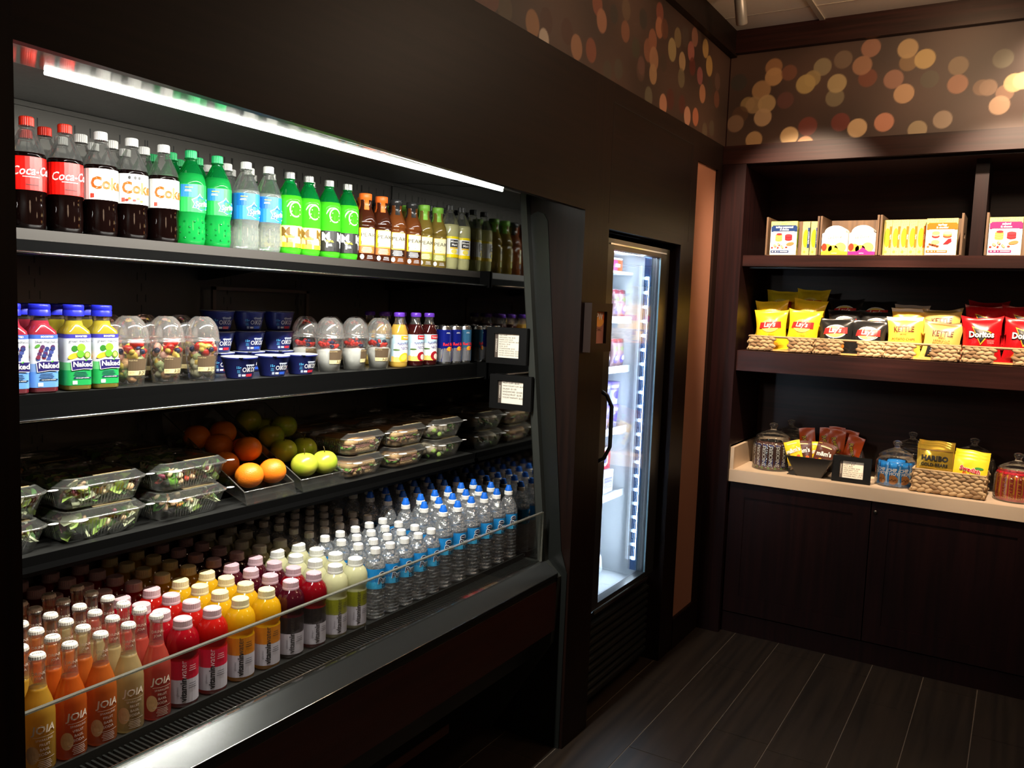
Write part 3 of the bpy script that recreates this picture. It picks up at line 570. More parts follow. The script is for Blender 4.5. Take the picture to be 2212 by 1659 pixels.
PR['teak'] = tea('tea_bottle', P('cap_black_ribbed', (.025, .025, .025), .22), liquid('drink_tea_brown', (.30, .085, .02), .15, .5), flat('2a1208'), WHITE)
PR['teag'] = tea('tea_bottle', CAPL, liquid('drink_tea_green', (.38, .26, .05), .15, .5), flat('b0b050'), flat('f0f0c0'))
SD = {'cola': ('red-capped dark cola bottle with red label', 'cola bottles'), 'diet': ('white-capped dark diet cola bottle with white label', 'diet cola bottles'), 'diet2': ('white-capped diet cola bottle with dotted white label', 'diet cola bottles'),
      'sprite': ('green lemon-lime soda bottle with green cap', 'green soda bottles'), 'spritez': ('clear soda bottle with blue label and white cap', 'clear soda bottles'), 'my': ('bright green citrus soda bottle with yellow label', 'citrus soda bottles'),
      'myz': ('bright green citrus soda bottle with black label', 'citrus soda bottles'), 'teao': ('dark tea bottle with orange cap', 'iced tea bottles'), 'teak': ('brown tea bottle with black cap', 'iced tea bottles'), 'teag': ('pale tea bottle with lime green cap', 'iced tea bottles'), 'lemon': ('pale yellow lemonade bottle with black cap', 'lemonade bottles')}
row1 = [('cola', 1.003), ('cola', 1.085), ('diet', 1.168), ('diet2', 1.245), ('diet', 1.330), ('sprite', 1.408), ('sprite', 1.488), ('spritez', 1.582), ('spritez', 1.660), ('my', 1.738), ('my', 1.812), ('myz', 1.896), ('myz', 1.976), ('teao', 2.058), ('teao', 2.136), ('teak', 2.211), ('teak', 2.295), ('teag', 2.362), ('teag', 2.441), ('lemon', 2.5145), ('lemon', 2.5875)]
ROT = {'cola': -.12, 'diet': -.36, 'diet2': -.36, 'sprite': -.42, 'spritez': -.42, 'my': -.35, 'myz': -.35, 'teao': -.62, 'teak': -.62, 'teag': -.66, 'lemon': -.92}
tot = {}
for k, _ in row1: tot[k] = tot.get(k, 0)+1
seen = {}
ROWN = ['front row', 'second row', 'third row']
for i, (k, y) in enumerate(row1):
    n = seen.get(k, 0); seen[k] = n+1; side = '' if tot[k] == 1 else (['left', 'right'][n] if tot[k] == 2 else ['left', 'middle', 'right'][n])
    if k == 'diet': side = ['left', 'right'][n]
    for r in range(3):
        if r and k in ('lemon',) and r == 2 and False: continue
        z = 1.735; place(PR[k], (-.47-r*.076, y+random.uniform(-.0005, .0005)*(r > 0), z), ROT[k]+random.uniform(-.06, .06), f"{(side+' column ') if side else ''}{SD[k][0]}, {ROWN[r]}".strip(), 'bottle', SD[k][1]+' on the top cooler shelf')
# one column of red-capped cola partly cut by the panel edge
for r in range(3): place(PR['cola'], (-.47-r*.076, .925, 1.735), 0, f"red-capped cola bottle half hidden behind the left panel edge, {ROWN[r]}", 'bottle', 'cola bottles on the top cooler shelf')

# ---------------------------------------------------------------- second shelf
Z2 = 1.398
def smoothie(name, drink, c_mid, c_low, stripe, berries):
    t = thing(name); h = .0285
    m = MB(drink, CLR); m.rrect([(0, h-.003, h-.003, .012), (.004, h, h, .012), (.120, h, h, .012), (.130, h-.001, h-.001, .014), (.142, h-.010, h-.010, .016), (.152, .0165, .0165, .0160)], drink, 6, capb=True, capt=True); m.lathe([(.0165, .152), (.0165, .164)], 20, CLR); m.build('bottle', t)
    m = MB(CAPB); m.lathe([(.0215, .162), (.0215, .173), (.0208, .174), (.0208, .176), (.0215, .177), (.0215, .184), (.020, .1865), (0, .1865)], 28, CAPB); m.build('cap', t)
    m = MB(); e = .0006; m.rrect([(.012, h+e, h+e, .012), (.045, h+e, h+e, .012)], c_low, 6); m.rrect([(.045, h+e, h+e, .012), (.062, h+e, h+e, .012)], c_mid, 6); m.rrect([(.062, h+e, h+e, .012), (.114, h+e, h+e, .012)], flat('c8ccd4'), 6); m.rrect([(.114, h+e, h+e, .012), (.123, h+e, h+e, .012)], stripe, 6)
    for rot in (0, 1):
        f = (lambda a, b, l: (h+e+.0004*l, a, b)) if rot == 0 else (lambda a, b, l: (-a, h+e+.0004*l, b))
        if rot == 0: m.dtext(f, 'BOOSTED', .0055, 0.004, .1185, WHITE, 2, bold=.02); m.dtext(f, 'green machine' if berries == 'g' else 'blue machine', .0085, .003, .108, flat('30343c'), 2)
        if berries == 'b':
            for i in range(16): m.dell(f, -.014+(i*5 % 11)*.0029, .072+(i*3 % 8)*.0036, .0046, .0046, flat(('3c4884', '4c2a50', '2c3468', '6a2438')[i % 4]), 2+i % 3, 9)
            m.dell(f, -.015, .099, .006, .0035, flat('4a8030'), 2, 10, .5)
        else:
            m.dell(f, -.012, .076, .013, .006, flat('d89a28'), 2, 14, .35); m.dell(f, -.010, .092, .007, .007, flat('2a6a20'), 2, 10); m.dell(f, .004, .094, .009, .009, flat('7ab02c'), 3, 14); m.dell(f, .002, .080, .008, .008, flat('5a9828'), 4, 12); m.dell(f, .016, .078, .007, .008, flat('5a8020'), 5, 12); m.dell(f, .016, .078, .0045, .0055, flat('c8d060'), 6, 10)
        m.dpoly(f, [(-.019, .066), (-.008, .0685), (.026, .068), (.026, .046), (.008, .047), (-.017, .044)], WHITE, 5); m.dpoly(f, [(-.0175, .0645), (-.008, .067), (.026, .0665), (.026, .0475), (.008, .0485), (-.0155, .0455)], flat('241a58'), 6)
        m.dtext(f, 'Naked', .0155, .006, .0575, WHITE, 8, bold=.025); m.dell(f, .013, .0665, .003, .0015, flat('4aa030'), 8, 8, .6); smalltext(m, f, 0.002, .040, 4, .03, flat('203850'), dz=.0032); m.drect(f, -.012, .026, .024, .0295, flat('203850'), 2, 1); m.dtext(f, 'NO SUGAR ADDED', .0032, .006, .0277, WHITE, 3); m.drect(f, -.015, .014, -.005, .022, flat('c8d0c8'), 2, 1)
    m.build('label', t); return t
PR['bm'] = smoothie('smoothie_bottle', liquid('drink_berry', (.25, .02, .035), .0, .2), flat('7c9ccc'), flat('5c8ccc'), flat('3a5aa8'), 'b')
PR['gm'] = smoothie('smoothie_bottle', liquid('drink_kale', (.28, .22, .02), .0, .2), flat('5cae6c'), flat('1c9048'), flat('32308a'), 'g')
for i, (k, y) in enumerate((('bm', .949), ('bm', 1.011), ('gm', 1.086), ('gm', 1.152))):
    for r in range(3):
        w = ('blue-capped berry smoothie bottle with pale blue label' if k == 'bm' else 'blue-capped green smoothie bottle with green label')
        place(PR[k], (-.448-r*.066, y, Z2), -.16, f"{['left', 'right'][i % 2]} column {w}, {ROWN[r]}", 'bottle', 'smoothie bottles on the second cooler shelf')
FRC = [P('fruit_'+n, c, .35, sub=0) for n, c in (('strawberry', (.65, .03, .02)), ('melon', (.52, .58, .26)), ('pineapple', (.85, .58, .10)), ('cantaloupe', (.80, .42, .20)), ('blueberry', (.02, .03, .09)), ('strawberry_inside', (.85, .45, .35)), ('grape', (.30, .10, .08)), ('honeydew', (.66, .62, .40)))]
YOG = P('yogurt_white', (.95, .93, .86), .5); CUPN = [0]; STB = flat('5a4a38'); STC = flat('d8c490')
def cup(name, kind, date):
    t = thing(name); r = lambda z: .0310+.0125*z/.100
    cupm = MB(CLR); cupm.lathe([(0, .003), (.030, .002), (.031, 0), (r(.03), .03), (r(.098), .098), (.0452, .099), (.0457, .102), (.0442, .104)], 32); cupm.build('cup', t)
    m = MB(clear('dome_plastic', (.95, .95, .94), .16, (.8, .8, .76), .06, .45, .06)); m.lathe([(.0455, .100), (.0457, .1045), (.0430, .1055), (.0426, .114), (.0412, .126), (.0375, .138), (.0315, .149), (.0235, .158), (.0175, .1618), (.0168, .1625)], 32); m.build('dome_lid', t)
    rnd = random.Random(11+len(date)*3+(kind == 'f')*5+int(date[-1])+CUPN[0]); CUPN[0] += 1; m = MB()
    if kind == 'f':
        for i in range(78):
            z = .018+.070*(i/78); a = rnd.random()*2*pi; rr = (r(z)-.0135)*math.sqrt(rnd.uniform(.5, 1)); top = z > .066
            mt = FRC[rnd.choice((0, 4, 4, 2, 5) if top else (1, 1, 3, 2, 7, 7))]; s_ = .0072 if mt is FRC[4] else rnd.uniform(.012, .0155)
            m.ball(rr*cos(a), rr*sin(a), z, s_, s_*rnd.uniform(.75, 1), s_*rnd.uniform(.6, .85), m=mt, seg=8, jit=.10 if mt is not FRC[4] else 0, rot=(rnd.random()*3, rnd.random()*3, 0))
        m.ball(.016, -.014+.02*rnd.random(), .098, .018, .012, .010, FRC[0], 10, rot=(.4, .3, rnd.random()*2)); m.ball(.012, .014, .096, .015, .010, .010, FRC[5], 10, rot=(1, .3, rnd.random()*2))
        for q in range(4): m.ball(.034*cos(-1.5+q*.8), .030*sin(-1.5+q*.8), .080, .0072, m=FRC[(4, 2, 4, 0)[q]], seg=10)
        o = m.build('fruit_pieces', t); o['kind'] = 'stuff'
    else:
        m.lathe([(0, .003), (.0295, .003), (r(.062)-.0015, .062), (.032, .067), (.015, .071), (0, .070)], 24, YOG); m.build('yogurt', t); m = MB()
        for i in range(26):
            a = rnd.random()*2*pi; rr = .031*math.sqrt(rnd.random()); z = .072+rnd.random()*.016; m.ball(rr*cos(a), rr*sin(a), z, .009, .007, .006, FRC[rnd.choice((0, 5, 0, 4, 5))], 8, .12, (rnd.random()*3, rnd.random()*3, 0))
        o = m.build('fruit_pieces', t); o['kind'] = 'stuff'
    m = MB(); z0, z1 = (.036, .064) if kind == 'f' else (.036, .066); th = -.25
    f = lambda a, b, l: ((r(b)+.0008+.0004*l)*cos(a/.035+th), (r(b)+.0008+.0004*l)*sin(a/.035+th), b)
    m.drect(f, -.022, z0, .022, z1, STB, 0, 8, 2); m.drect(f, -.022, z0-.011, .022, z0, STC, 0, 8, 1); m.dtext(f, date, .0105, .010, z0-.0055, TXT, 2, bold=.01, shear=.2); m.dtext(f, 'fresh fruit' if kind == 'f' else 'yogurt parfait', .0042, -.012, z1-.004, STC, 2); m.dtext(f, 'enjoy by', .0030, -.014, z0-.004, STB, 2)
    m.build('sticker', t); return t
PR['fruit'] = cup('fruit_cup', 'f', '3/25'); PR['fruit2'] = cup('fruit_cup', 'f', '3/26'); 
PR['parf'] = cup('parfait_cup', 'p', '3-25')
for i, (k, y) in enumerate((('fruit', 1.240), ('fruit', 1.332), ('fruit', 1.440))):
    pass
fc = [PR['fruit'], cup('fruit_cup', 'f', '3/25'), cup('fruit_cup', 'f', '3/25')]
fl = ['domed fruit cup with strawberry slices beside the green smoothie bottles', 'middle domed fruit cup with a big strawberry piece on top', 'domed fruit cup topped with pineapple beside the blue yogurt tubs']
bpy.data.objects.remove  # (kept simple: each front cup has its own mix of fruit)
for i, y in enumerate((1.232, 1.330, 1.436)):
    place(fc[i], (-.463, y, Z2), random.uniform(-.1, .3), fl[i], 'fruit cup', 'domed fruit cups on the second cooler shelf')
    place(fc[i], (-.560, y+.01, Z2), random.uniform(-.1, .3), fl[i].replace('domed fruit cup', 'second-row domed fruit cup behind the one')[:90] if False else f"second-row domed fruit cup behind the {['left', 'middle', 'right'][i]} front one", 'fruit cup', 'domed fruit cups on the second cooler shelf')
for ch in list(PR['fruit2'].children): bpy.data.objects.remove(ch)
bpy.data.objects.remove(PR['fruit2'])
for i, y in enumerate((1.900, 2.012, 2.130)):
    for r in range(2): place(PR['parf'], (-.463-r*.098, y, Z2), [0, .5, -.4][i]+.1, f"{['left', 'middle', 'right'][i]} column domed yogurt parfait cup, {ROWN[r]}", 'parfait cup', 'domed yogurt parfait cups on the second cooler shelf')
TUB = P('tub_blue', (.012, .018, .13), .3); LIDS = P('tub_lid', (.55, .58, .66), .3, .3)
def tub(name, low):
    t = thing(name); r = lambda z: .0335+.0125*z/.052
    m = MB(TUB); m.lathe([(0, 0), (.032, 0), (.0335, .002), (r(.052), .052), (.0475, .053), (.0478, .056), (.0465, .057)], 30); m.build('tub', t)
    m = MB(LIDS, TUB); m.lathe([(.0478, .0565), (.0482, .0575), (.046, .0580), (.044, .0570), (0, .0572)], 30, 0); m.ball(.046, -.018, .0575, .006, .006, .0008, 0, 8); m.build('foil_lid', t)
    m = MB(); f = lambda a, b, l: ((r(b)+.0006+.0004*l)*cos(a/.04), (r(b)+.0006+.0004*l)*sin(a/.04), b)
    m.dtext(f, 'OIKOS', .0175, .010, .024, WHITE, 1, bold=.0, sx=.8); m.drect(f, -.002, .035, .024, .0385, flat('a8b0c0'), 1, 4); m.dpoly(f, [(-.004, .0375), (.002, .0405), (.022, .0405), (.027, .0375)], flat('a8b0c0'), 1)
    for q in range(4): m.drect(f, .001+q*.006, .030, .0025+q*.006, .036, flat('a8b0c0'), 1, 1)
    m.dtext(f, '15g', .009, -.020, .030, flat('4c9cd0'), 1, bold=.03); smalltext(m, f, -.020, .022, 3, .009, flat('4c9cd0')); m.drect(f, -.021, .006, -.014, .013, flat('9aa8c0'), 1, 1); m.drect(f, -.011, .007, -.001, .012, WHITE, 1, 2); m.drect(f, .001, .006, .022, .0135, low, 1, 4)
    m.build('print', t); return t
PR['tubr'] = tub('yogurt_tub', flat('a02030')); PR['tubb'] = tub('yogurt_tub', flat('2a50b0'))
for i, y in enumerate((1.548, 1.664, 1.772)): place(PR['tubb' if i == 1 else 'tubr'], (-.452, y, Z2), -.25, f"{['left', 'middle', 'right'][i]} front blue yogurt tub standing alone before the stacks", 'yogurt tub', 'blue yogurt tubs on the second cooler shelf')
for c, y in enumerate((1.610, 1.722, 1.838)):
    for r in range(3): place(PR['tubb' if (c == 1) else 'tubr'], (-.615+.0*r, y, Z2+r*.0590), -.25+random.uniform(-.08, .06), f"blue yogurt tub, {['bottom', 'middle', 'top'][r]} of the {['left', 'middle', 'right'][c]} stack", 'yogurt tub', 'blue yogurt tubs on the second cooler shelf')
m = MB(P('rail_dim', (.16, .12, .10), .5, .5)); m.box(-.8, 1.738, Z2+.0007, -.79, 1.75, 1.642); m.box(-.8, 2.13, Z2+.0007, -.79, 2.142, 1.642); m.box(-.8, 1.738, 1.632, -.79, 2.142, 1.642); o = m.build('rack_frame'); tag(o, 'thin brown metal frame standing behind the yogurt tubs', 'rack')
def nectar(name, drink, fruit, flag):
    t = thing(name); m = MB(drink, CLR); split_body(m, [(.026, 0), (.029, .003), (.0295, .010), (.0295, .110), (.0285, .118), (.022, .138), (.0155, .152), (.0145, .160), (.0145, .170)], .142, drink, CLR, 24); m.build('bottle', t)
    PU = P('cap_purple', (.10, .03, .36), .25); m = MB(PU); m.lathe([(.0178, .168), (.0182, .172), (.0182, .179), (.0165, .182), (.010, .1825), (0, .1818)], 26, PU); m.build('cap', t)
    m = MB(); f = cylfn(.0298); band(m, f, .018, .108, flat('b8d4e0'), 0, .0298); m.drect(f, -.03, .034, .045, .078, flat('e8ecec'), 1, 8); m.drect(f, -.04, .018, .045, .036, flat('f0c868'), 1, 8); m.drect(f, -.006, .092, .034, .106, flag, 2, 5); m.dtext(f, 'Pomegranate' if fruit == 'r' else 'Pineapple', .0062, .014, .099, WHITE, 3, bold=.02)
    m.dtext(f, 'NANTUCKET', .0135, .014, .078, flat('42307c'), 3, sx=.75, bold=.01); m.dtext(f, 'NECTARS', .0135, .016, .064, flat('42307c'), 3, sx=.75, bold=.01); m.dell(f, -.02, .058, .012, .003, flat('4a6a30'), 2)
    if fruit == 'r': m.dell(f, .010, .034, .016, .016, flat('9a1420'), 3, rot=.5); m.dell(f, .014, .032, .009, .010, flat('e8d8c8'), 4)
    else: m.dell(f, .006, .034, .018, .014, flat('e8b020'), 3, rot=.5); m.dell(f, .006, .034, .012, .009, flat('f8d850'), 4, rot=.5)
    m.build('label', t); return t
PR['necy'] = nectar('juice_bottle', liquid('drink_pine', (.80, .50, .08), .05, .5), 'y', flat('e0a020')); PR['necr'] = nectar('juice_bottle', liquid('drink_pome', (.045, .006, .006), .05, .3), 'r', flat('c02028'))
for i, (k, y) in enumerate((('necy', 2.222), ('necr', 2.312), ('necr', 2.388))):
    for r in range(3): place(PR[k], (-.455-r*.064, y, Z2), -.45, f"purple-capped {['yellow pineapple', 'left dark pomegranate', 'right dark pomegranate'][i]} juice bottle, {ROWN[r]}", 'juice bottle', 'purple-capped juice bottles on the second cooler shelf')
ALU = P('can_aluminium', (.7, .7, .7), .2, 1.)
def can(name, c1):
    t = thing(name); R = .0268; m = MB(ALU); m.lathe([(0, .002), (.021, 0), (.0235, .003), (.0266, .009), (.0266, .127), (.0235, .134), (.0238, .137), (.0228, .1375), (.0215, .134), (0, .134)], 26); m.build('can', t)
    m = MB(); f = cylfn(.0268); cc = P('can_'+str(c1), c1, .25, .55); m.drect(f, -pi*R, .058, pi*R, .124, cc, 0, 26); m.drect(f, -pi*R, .010, pi*R, .058, P('can_silver', (.55, .56, .62), .25, .8), 0, 26)
    for q in (-1.55, 0, 1.55): m.dpoly(f, [(q*R+.004, .010), (q*R+.020, .010), (q*R+.026, .058), (q*R+.016, .058)], cc, 1)
    m.dtext(f, 'Red Bull', .0145, .004, .072, P('print_redbright', (.85, .02, .03), .35), 2, bold=.03, sx=.9); m.dell(f, .006, .056, .010, .008, flat('e0a020'), 2); m.dpoly(f, [(-.006, .048), (.012, .052), (.020, .066), (.010, .060)], P('print_redbright', (.8, .02, .02), .35), 3); smalltext(m, f, 0, .114, 2, .016, WHITE, h=.0008)
    m.build('print', t); return t
PR['rb'] = can('energy_drink_can', (.01, .02, .28)); PR['rbl'] = can('energy_drink_can', (.06, .22, .42))
for i, (k, y) in enumerate((('rb', 2.462), ('rb', 2.524), ('rbl', 2.586))):
    for r in range(3): place(PR[k], (-.440-r*.057, y, Z2), -.45, f"{['left dark blue', 'right dark blue', 'light blue'][i]} and silver energy drink can, {ROWN[r]}", 'can', 'energy drink cans on the second cooler shelf')
# ---------------------------------------------------------------- third shelf
Z3 = 1.058
TABM = P('tab_white', (.75, .73, .70), .5)
GRN = [P('leaf_'+n, c, .45) for n, c in (('dark', (.035, .11, .015)), ('mid', (.12, .32, .03)), ('light', (.34, .50, .10)), ('cabbage', (.45, .48, .30)))]
ING = [P('food_'+n, c, .5) for n, c in (('chicken', (.62, .40, .22)), ('tomato', (.5, .05, .02)), ('cheese', (.75, .6, .35)), ('radicchio', (.22, .03, .06)), ('carrot', (.7, .25, .03)))]
BRD = P('bread', (.66, .42, .20), .7, bump=.5, bscale=220); BRC = P('bread_crust', (.72, .34, .10), .6, bump=.4, bscale=150); TORT = P('tortilla', (.66, .55, .40), .6, bump=.5, bscale=80); HAM = P('ham', (.55, .25, .2), .5)
def clamshell(hx, hy, fill, seed, wide=True):
    t = thing('clamshell_box'); rnd = random.Random(seed)
    m = MB(CLRT, clear('tub_rim', (.9, .92, .9), .22, (.8, .8, .74), .16, .5, .06)); m.rrect([(0, .001, .001, .0005), (0, hx-.030, hy-.030, .02), (.004, hx-.022, hy-.022, .026), (.050, hx-.006, hy-.006, .034)], 0, 9); m.rrect([(.050, hx-.006, hy-.006, .034), (.0515, hx-.001, hy-.001, .038), (.0545, hx, hy, .039), (.0565, hx-.004, hy-.004, .036)], 1, 9)
    for sd in (0, 1):   # moulded ribs on the two visible side walls
        n = 15
        for i in range(n):
            q = -1+2*(i+.5)/n
            if sd == 0: p0, p1 = (hx-.0215, q*(hy-.055), .006), (hx-.0075, q*(hy-.045), .046)
            else: p0, p1 = (q*(hx-.055), -(hy-.0215), .006), (q*(hx-.045), -(hy-.0075), .046)
            m.tube([p0, p1], .0009, 1, 5)
    m.build('base_tray', t)
    m = MB(CLRT, MATS['tub_rim']); m.rrect([(.0565, hx-.004, hy-.004, .036), (.060, hx-.008, hy-.008, .034), (.069, hx-.018, hy-.018, .028)], 0, 9); m.rrect([(.069, hx-.018, hy-.018, .028), (.0705, hx-.021, hy-.021, .026), (.0700, hx-.025, hy-.025, .024), (.068, hx-.027, hy-.027, .022)], 1, 9); m.rrect([(.068, hx-.027, hy-.027, .022), (.068, .001, .001, .0005)], 0, 9); m.build('lid', t)
    for yy, xx, ww in ((-hy*.62, hx, .024), (hy+.006, hx*.82, .016)): m = MB(TABM); m.ball(xx, yy, .0535, ww*.55, ww*.8, .0012, 0, 10); m.build('tab', t)
    m = MB(); 
    if fill == 'salad':
        for i in range(170):
            x, y = rnd.uniform(-1, 1)*(hx-.024), rnd.uniform(-1, 1)*(hy-.024); z = .006+.052*rnd.random()**.6; s_ = rnd.uniform(.009, .019); mt = rnd.choice(GRN*3+GRN[1:]+ING[3:4])
            M3 = Matrix.Rotation(rnd.uniform(-1.2, 1.2), 3, 'X') @ Matrix.Rotation(rnd.uniform(-1.2, 1.2), 3, 'Y') @ Matrix.Rotation(rnd.random()*6, 3, 'Z')
            pts = [Vector((-s_*1.6, 0, 0)), Vector((-s_*.6, -s_*.7, s_*.35)), Vector((-s_*.4, 0, -s_*.1)), Vector((-s_*.6, s_*.7, s_*.4)), Vector((s_*.7, -s_*.8, s_*.2)), Vector((s_*.6, 0, -s_*.15)), Vector((s_*.7, s_*.8, s_*.35)), Vector((s_*1.6, 0, s_*.2))]
            m.add([(lambda q: (max(-hx+.022-q.z*.0+.0, min(hx-.022, q.x)), max(-hy+.022, min(hy-.022, q.y)), max(.005, min(.064, q.z))))(M3 @ p+Vector((x, y, z))) for p in pts], [(0, 1, 2), (0, 2, 3), (1, 4, 5, 2), (2, 5, 6, 3), (4, 7, 5), (5, 7, 6)], mt, True)
        for i in range(44): m.ball(rnd.uniform(-.4, 1)*(hx-.030), rnd.uniform(-1, 1)*(hy-.030), rnd.uniform(.02, .058), rnd.uniform(.008, .017), rnd.uniform(.005, .01), .006, ING[rnd.choice((0, 0, 1, 2, 3, 4))], 8, .2, (rnd.random(), rnd.random(), rnd.random()*3))
        o = m.build('salad', t); o['kind'] = 'stuff'
    elif fill == 'sandwich':
        for k, (dz, mt) in enumerate(((.004, BRD), (.030, BRD))):
            m.rrect([(dz, hx-.034, hy-.032, .014), (dz+.002, hx-.030, hy-.028, .018), (dz+.014, hx-.030, hy-.028, .018), (dz+.017, hx-.034, hy-.032, .014), (dz+.0175, .004, .004, .002)], mt, 5, capb=True)
        m.rrect([(.0475, hx-.034, hy-.032, .014), (.052, hx-.040, hy-.038, .012), (.053, .004, .004, .002)], BRC, 5); m.rrect([(.0215, hx-.028, hy-.026, .016), (.030, hx-.027, hy-.025, .016)], HAM, 5)
        for i in range(34):
            a = rnd.random()*2*pi; x, y = (hx-.028)*max(-1, min(1, 1.3*cos(a))), (hy-.026)*max(-1, min(1, 1.3*sin(a))); m.ball(x, y, rnd.uniform(.020, .032), .010, .010, .0035, rnd.choice(GRN[1:]+[HAM]), 8, .3, (rnd.uniform(-.5, .5), rnd.uniform(-.5, .5), 0))
        m.build('sandwich', t)
    else:
        for k in range(3): m.ball(0, (k-1)*hy*.55, .032, hx-.032, hy*.42, .028, TORT, 14, .07, (rnd.uniform(-.1, .1), 0, 0))
        for i in range(18): m.ball((hx-.034)*rnd.uniform(.5, 1), rnd.uniform(-1, 1)*(hy-.03), rnd.uniform(.012, .04), .010, .010, .005, rnd.choice(GRN+[TORT, TORT]), 8, .3, (rnd.random(), rnd.random(), 0))
        m.build('wrap', t)
    m = MB(STB, STC, TXT); a = .0705; sx, sy = .017, min(.048, hy*.5); cx, cy_ = hx*.50, hy*.25
    m.add([(cx-sx, cy_-sy, a), (cx+sx, cy_-sy, a-.001), (cx+sx, cy_+sy, a-.001), (cx-sx, cy_+sy, a)], [(0, 1, 2, 3)], 0); m.add([(cx+sx, cy_-sy, a-.001), (cx+sx+.011, cy_-sy, a-.0015), (cx+sx+.011, cy_+sy, a-.0015), (cx+sx, cy_+sy, a-.001)], [(0, 1, 2, 3)], 1)
    m.build('sticker', t); return t
HX = .1055
sal = [clamshell(HX, .112, 'salad', s) for s in (5, 9, 14, 21)]
stk = [(.905, 'leftmost salad'), (1.142, 'middle salad'), (1.382, 'salad beside the oranges')]
for c, (y, nm) in enumerate(stk):
    for r in range(2):
        for k in range(2 if r == 0 else 2):
            p = sal[(c*2+k+r) % 4]; place(p, (-.514-r*.2125, y, Z3+k*.0735), 0.02*(c-1)+(pi*0), f"clear box of green salad, {['bottom', 'top'][k]} of the {nm} stack, {['front', 'back'][r]} row", 'salad box', 'salad boxes on the third cooler shelf')
snd = {'sandwich': [clamshell(.105, .097, 'sandwich', 3), clamshell(.105, .097, 'sandwich', 8)], 'wrap': [clamshell(.105, .097, 'wrap', 4)]}
for c, (y, f_, nm) in enumerate(((2.035, 'sandwich', 'sandwich stack beside the apples'), (2.258, 'sandwich', 'middle sandwich stack'), (2.482, 'wrap', 'wrap stack next to the mirrored end'))):
    for r in range(2):
        for k in range(2):
            ps = snd[f_]; place(ps[(c+k) % len(ps)], (-.512-r*.2135, y, Z3+k*.0735), 0, f"clear clamshell box, {['bottom', 'top'][k]} of the {nm}, {['front', 'back'][r]} row", 'sandwich box', 'sandwich and wrap boxes on the third cooler shelf')
ORM = P('orange_peel', (.88, .22, .012), .38, bump=.35, bscale=420); STEM = P('stem_brown', (.10, .06, .02), .7)
def apple_mat():
    m, nt, o = newmat('apple_skin'); b = nt.nodes.new('ShaderNodeBsdfPrincipled'); tc = nt.nodes.new('ShaderNodeTexCoord'); n = nt.nodes.new('ShaderNodeTexNoise'); n.inputs['Scale'].default_value = 14
    cr = nt.nodes.new('ShaderNodeValToRGB'); cr.color_ramp.elements[0].color = (.36, .48, .03, 1); cr.color_ramp.elements[1].color = (.62, .60, .06, 1); cr.color_ramp.elements[0].position = .4; cr.color_ramp.elements[1].position = .65
    L = nt.links.new; L(tc.outputs['Object'], n.inputs['Vector']); L(n.outputs[0], cr.inputs[0]); L(cr.outputs[0], b.inputs['Base Color']); b.inputs['Roughness'].default_value = .28; L(b.outputs[0], o.inputs[0]); return m
APM = apple_mat()
def fruit(name, R, mat, dim, stem):
    t = thing(name); prof = []
    for i in range(19):
        a = -pi/2+pi*i/18; r = R*cos(a); z = R*.92*sin(a)
        if i > 14: z -= dim*((i-14)/4)**2
        if i < 4: z += dim*.6*((4-i)/4)**2
        prof.append((max(0, r) if 0 < i < 18 else 0, z+R*.92))
    m = MB(mat); m.lathe(prof, 26, mat); m.build('peel' if not stem else 'flesh', t); m = MB(STEM if stem else P('navel', (.55, .16, .02), .7))
    if stem: m.tube([(0, 0, R*1.84-dim-.001), (.001, .001, R*1.84+.004), (.004, .002, R*1.84+.012)], .0012, 0, 6); m.build('stem', t)
    else: m.lathe([(.0045, R*1.84-dim*.95), (.003, R*1.84-dim*.6), (0, R*1.84-dim*.7)], 10); m.build('stem_end', t)
    return t
PR['orange'] = fruit('orange', .0385, ORM, .003, False); PR['apple'] = fruit('green_apple', .0395, APM, .008, True)
for i, (p, txt) in enumerate(zip([(-0.452,1.585,1.128),(-0.452,1.668,1.128),(-0.520,1.640,1.186),(-0.532,1.57,1.150),(-0.655,1.665,1.215),(-0.655,1.572,1.212),(-0.600,1.605,1.190),(-0.61,1.70,1.165)],
        ['front left orange with its stem end facing out', 'front right orange in the acrylic tray', 'orange resting on top of the two front ones', 'orange behind the front left one', 'orange at the back right, half in shadow', 'orange at the back left, half in shadow', 'shadowed orange between the two back ones', 'shadowed orange low behind the top one'])):
    place(PR['orange'], (p[0], p[1], p[2]-.036), 0, txt, 'orange', 'oranges in the acrylic tray')
    o = S.objects[-1] if False else None
for i, (p, txt) in enumerate(zip([(-0.450,1.79,1.128),(-0.448,1.872,1.124),(-0.53,1.785,1.160),(-0.53,1.868,1.155),(-0.62,1.872,1.215),(-0.60,1.80,1.195),(-0.69,1.79,1.235),(-.70,1.865,1.20)],
        ['front left green apple, yellowish on one side', 'front right green apple with upright stem', 'green apple behind the front left one', 'green apple behind the front right one', 'big shadowed green apple on top at the back right', 'shadowed green apple in the middle of the pile', 'dim green apple at the back left', 'dim green apple at the back right corner'])):
    place(PR['apple'], (p[0], p[1], p[2]-.036), random.random()*6, txt, 'apple', 'green apples in the acrylic tray')
TRC = clear('tray_acrylic', (.96, .97, .96), .02, (.8, .78, .72), .05, .25, .04); TRE = clear('tray_edge', (.8, .82, .8), .35, (.7, .68, .62), .25, .4, .1)
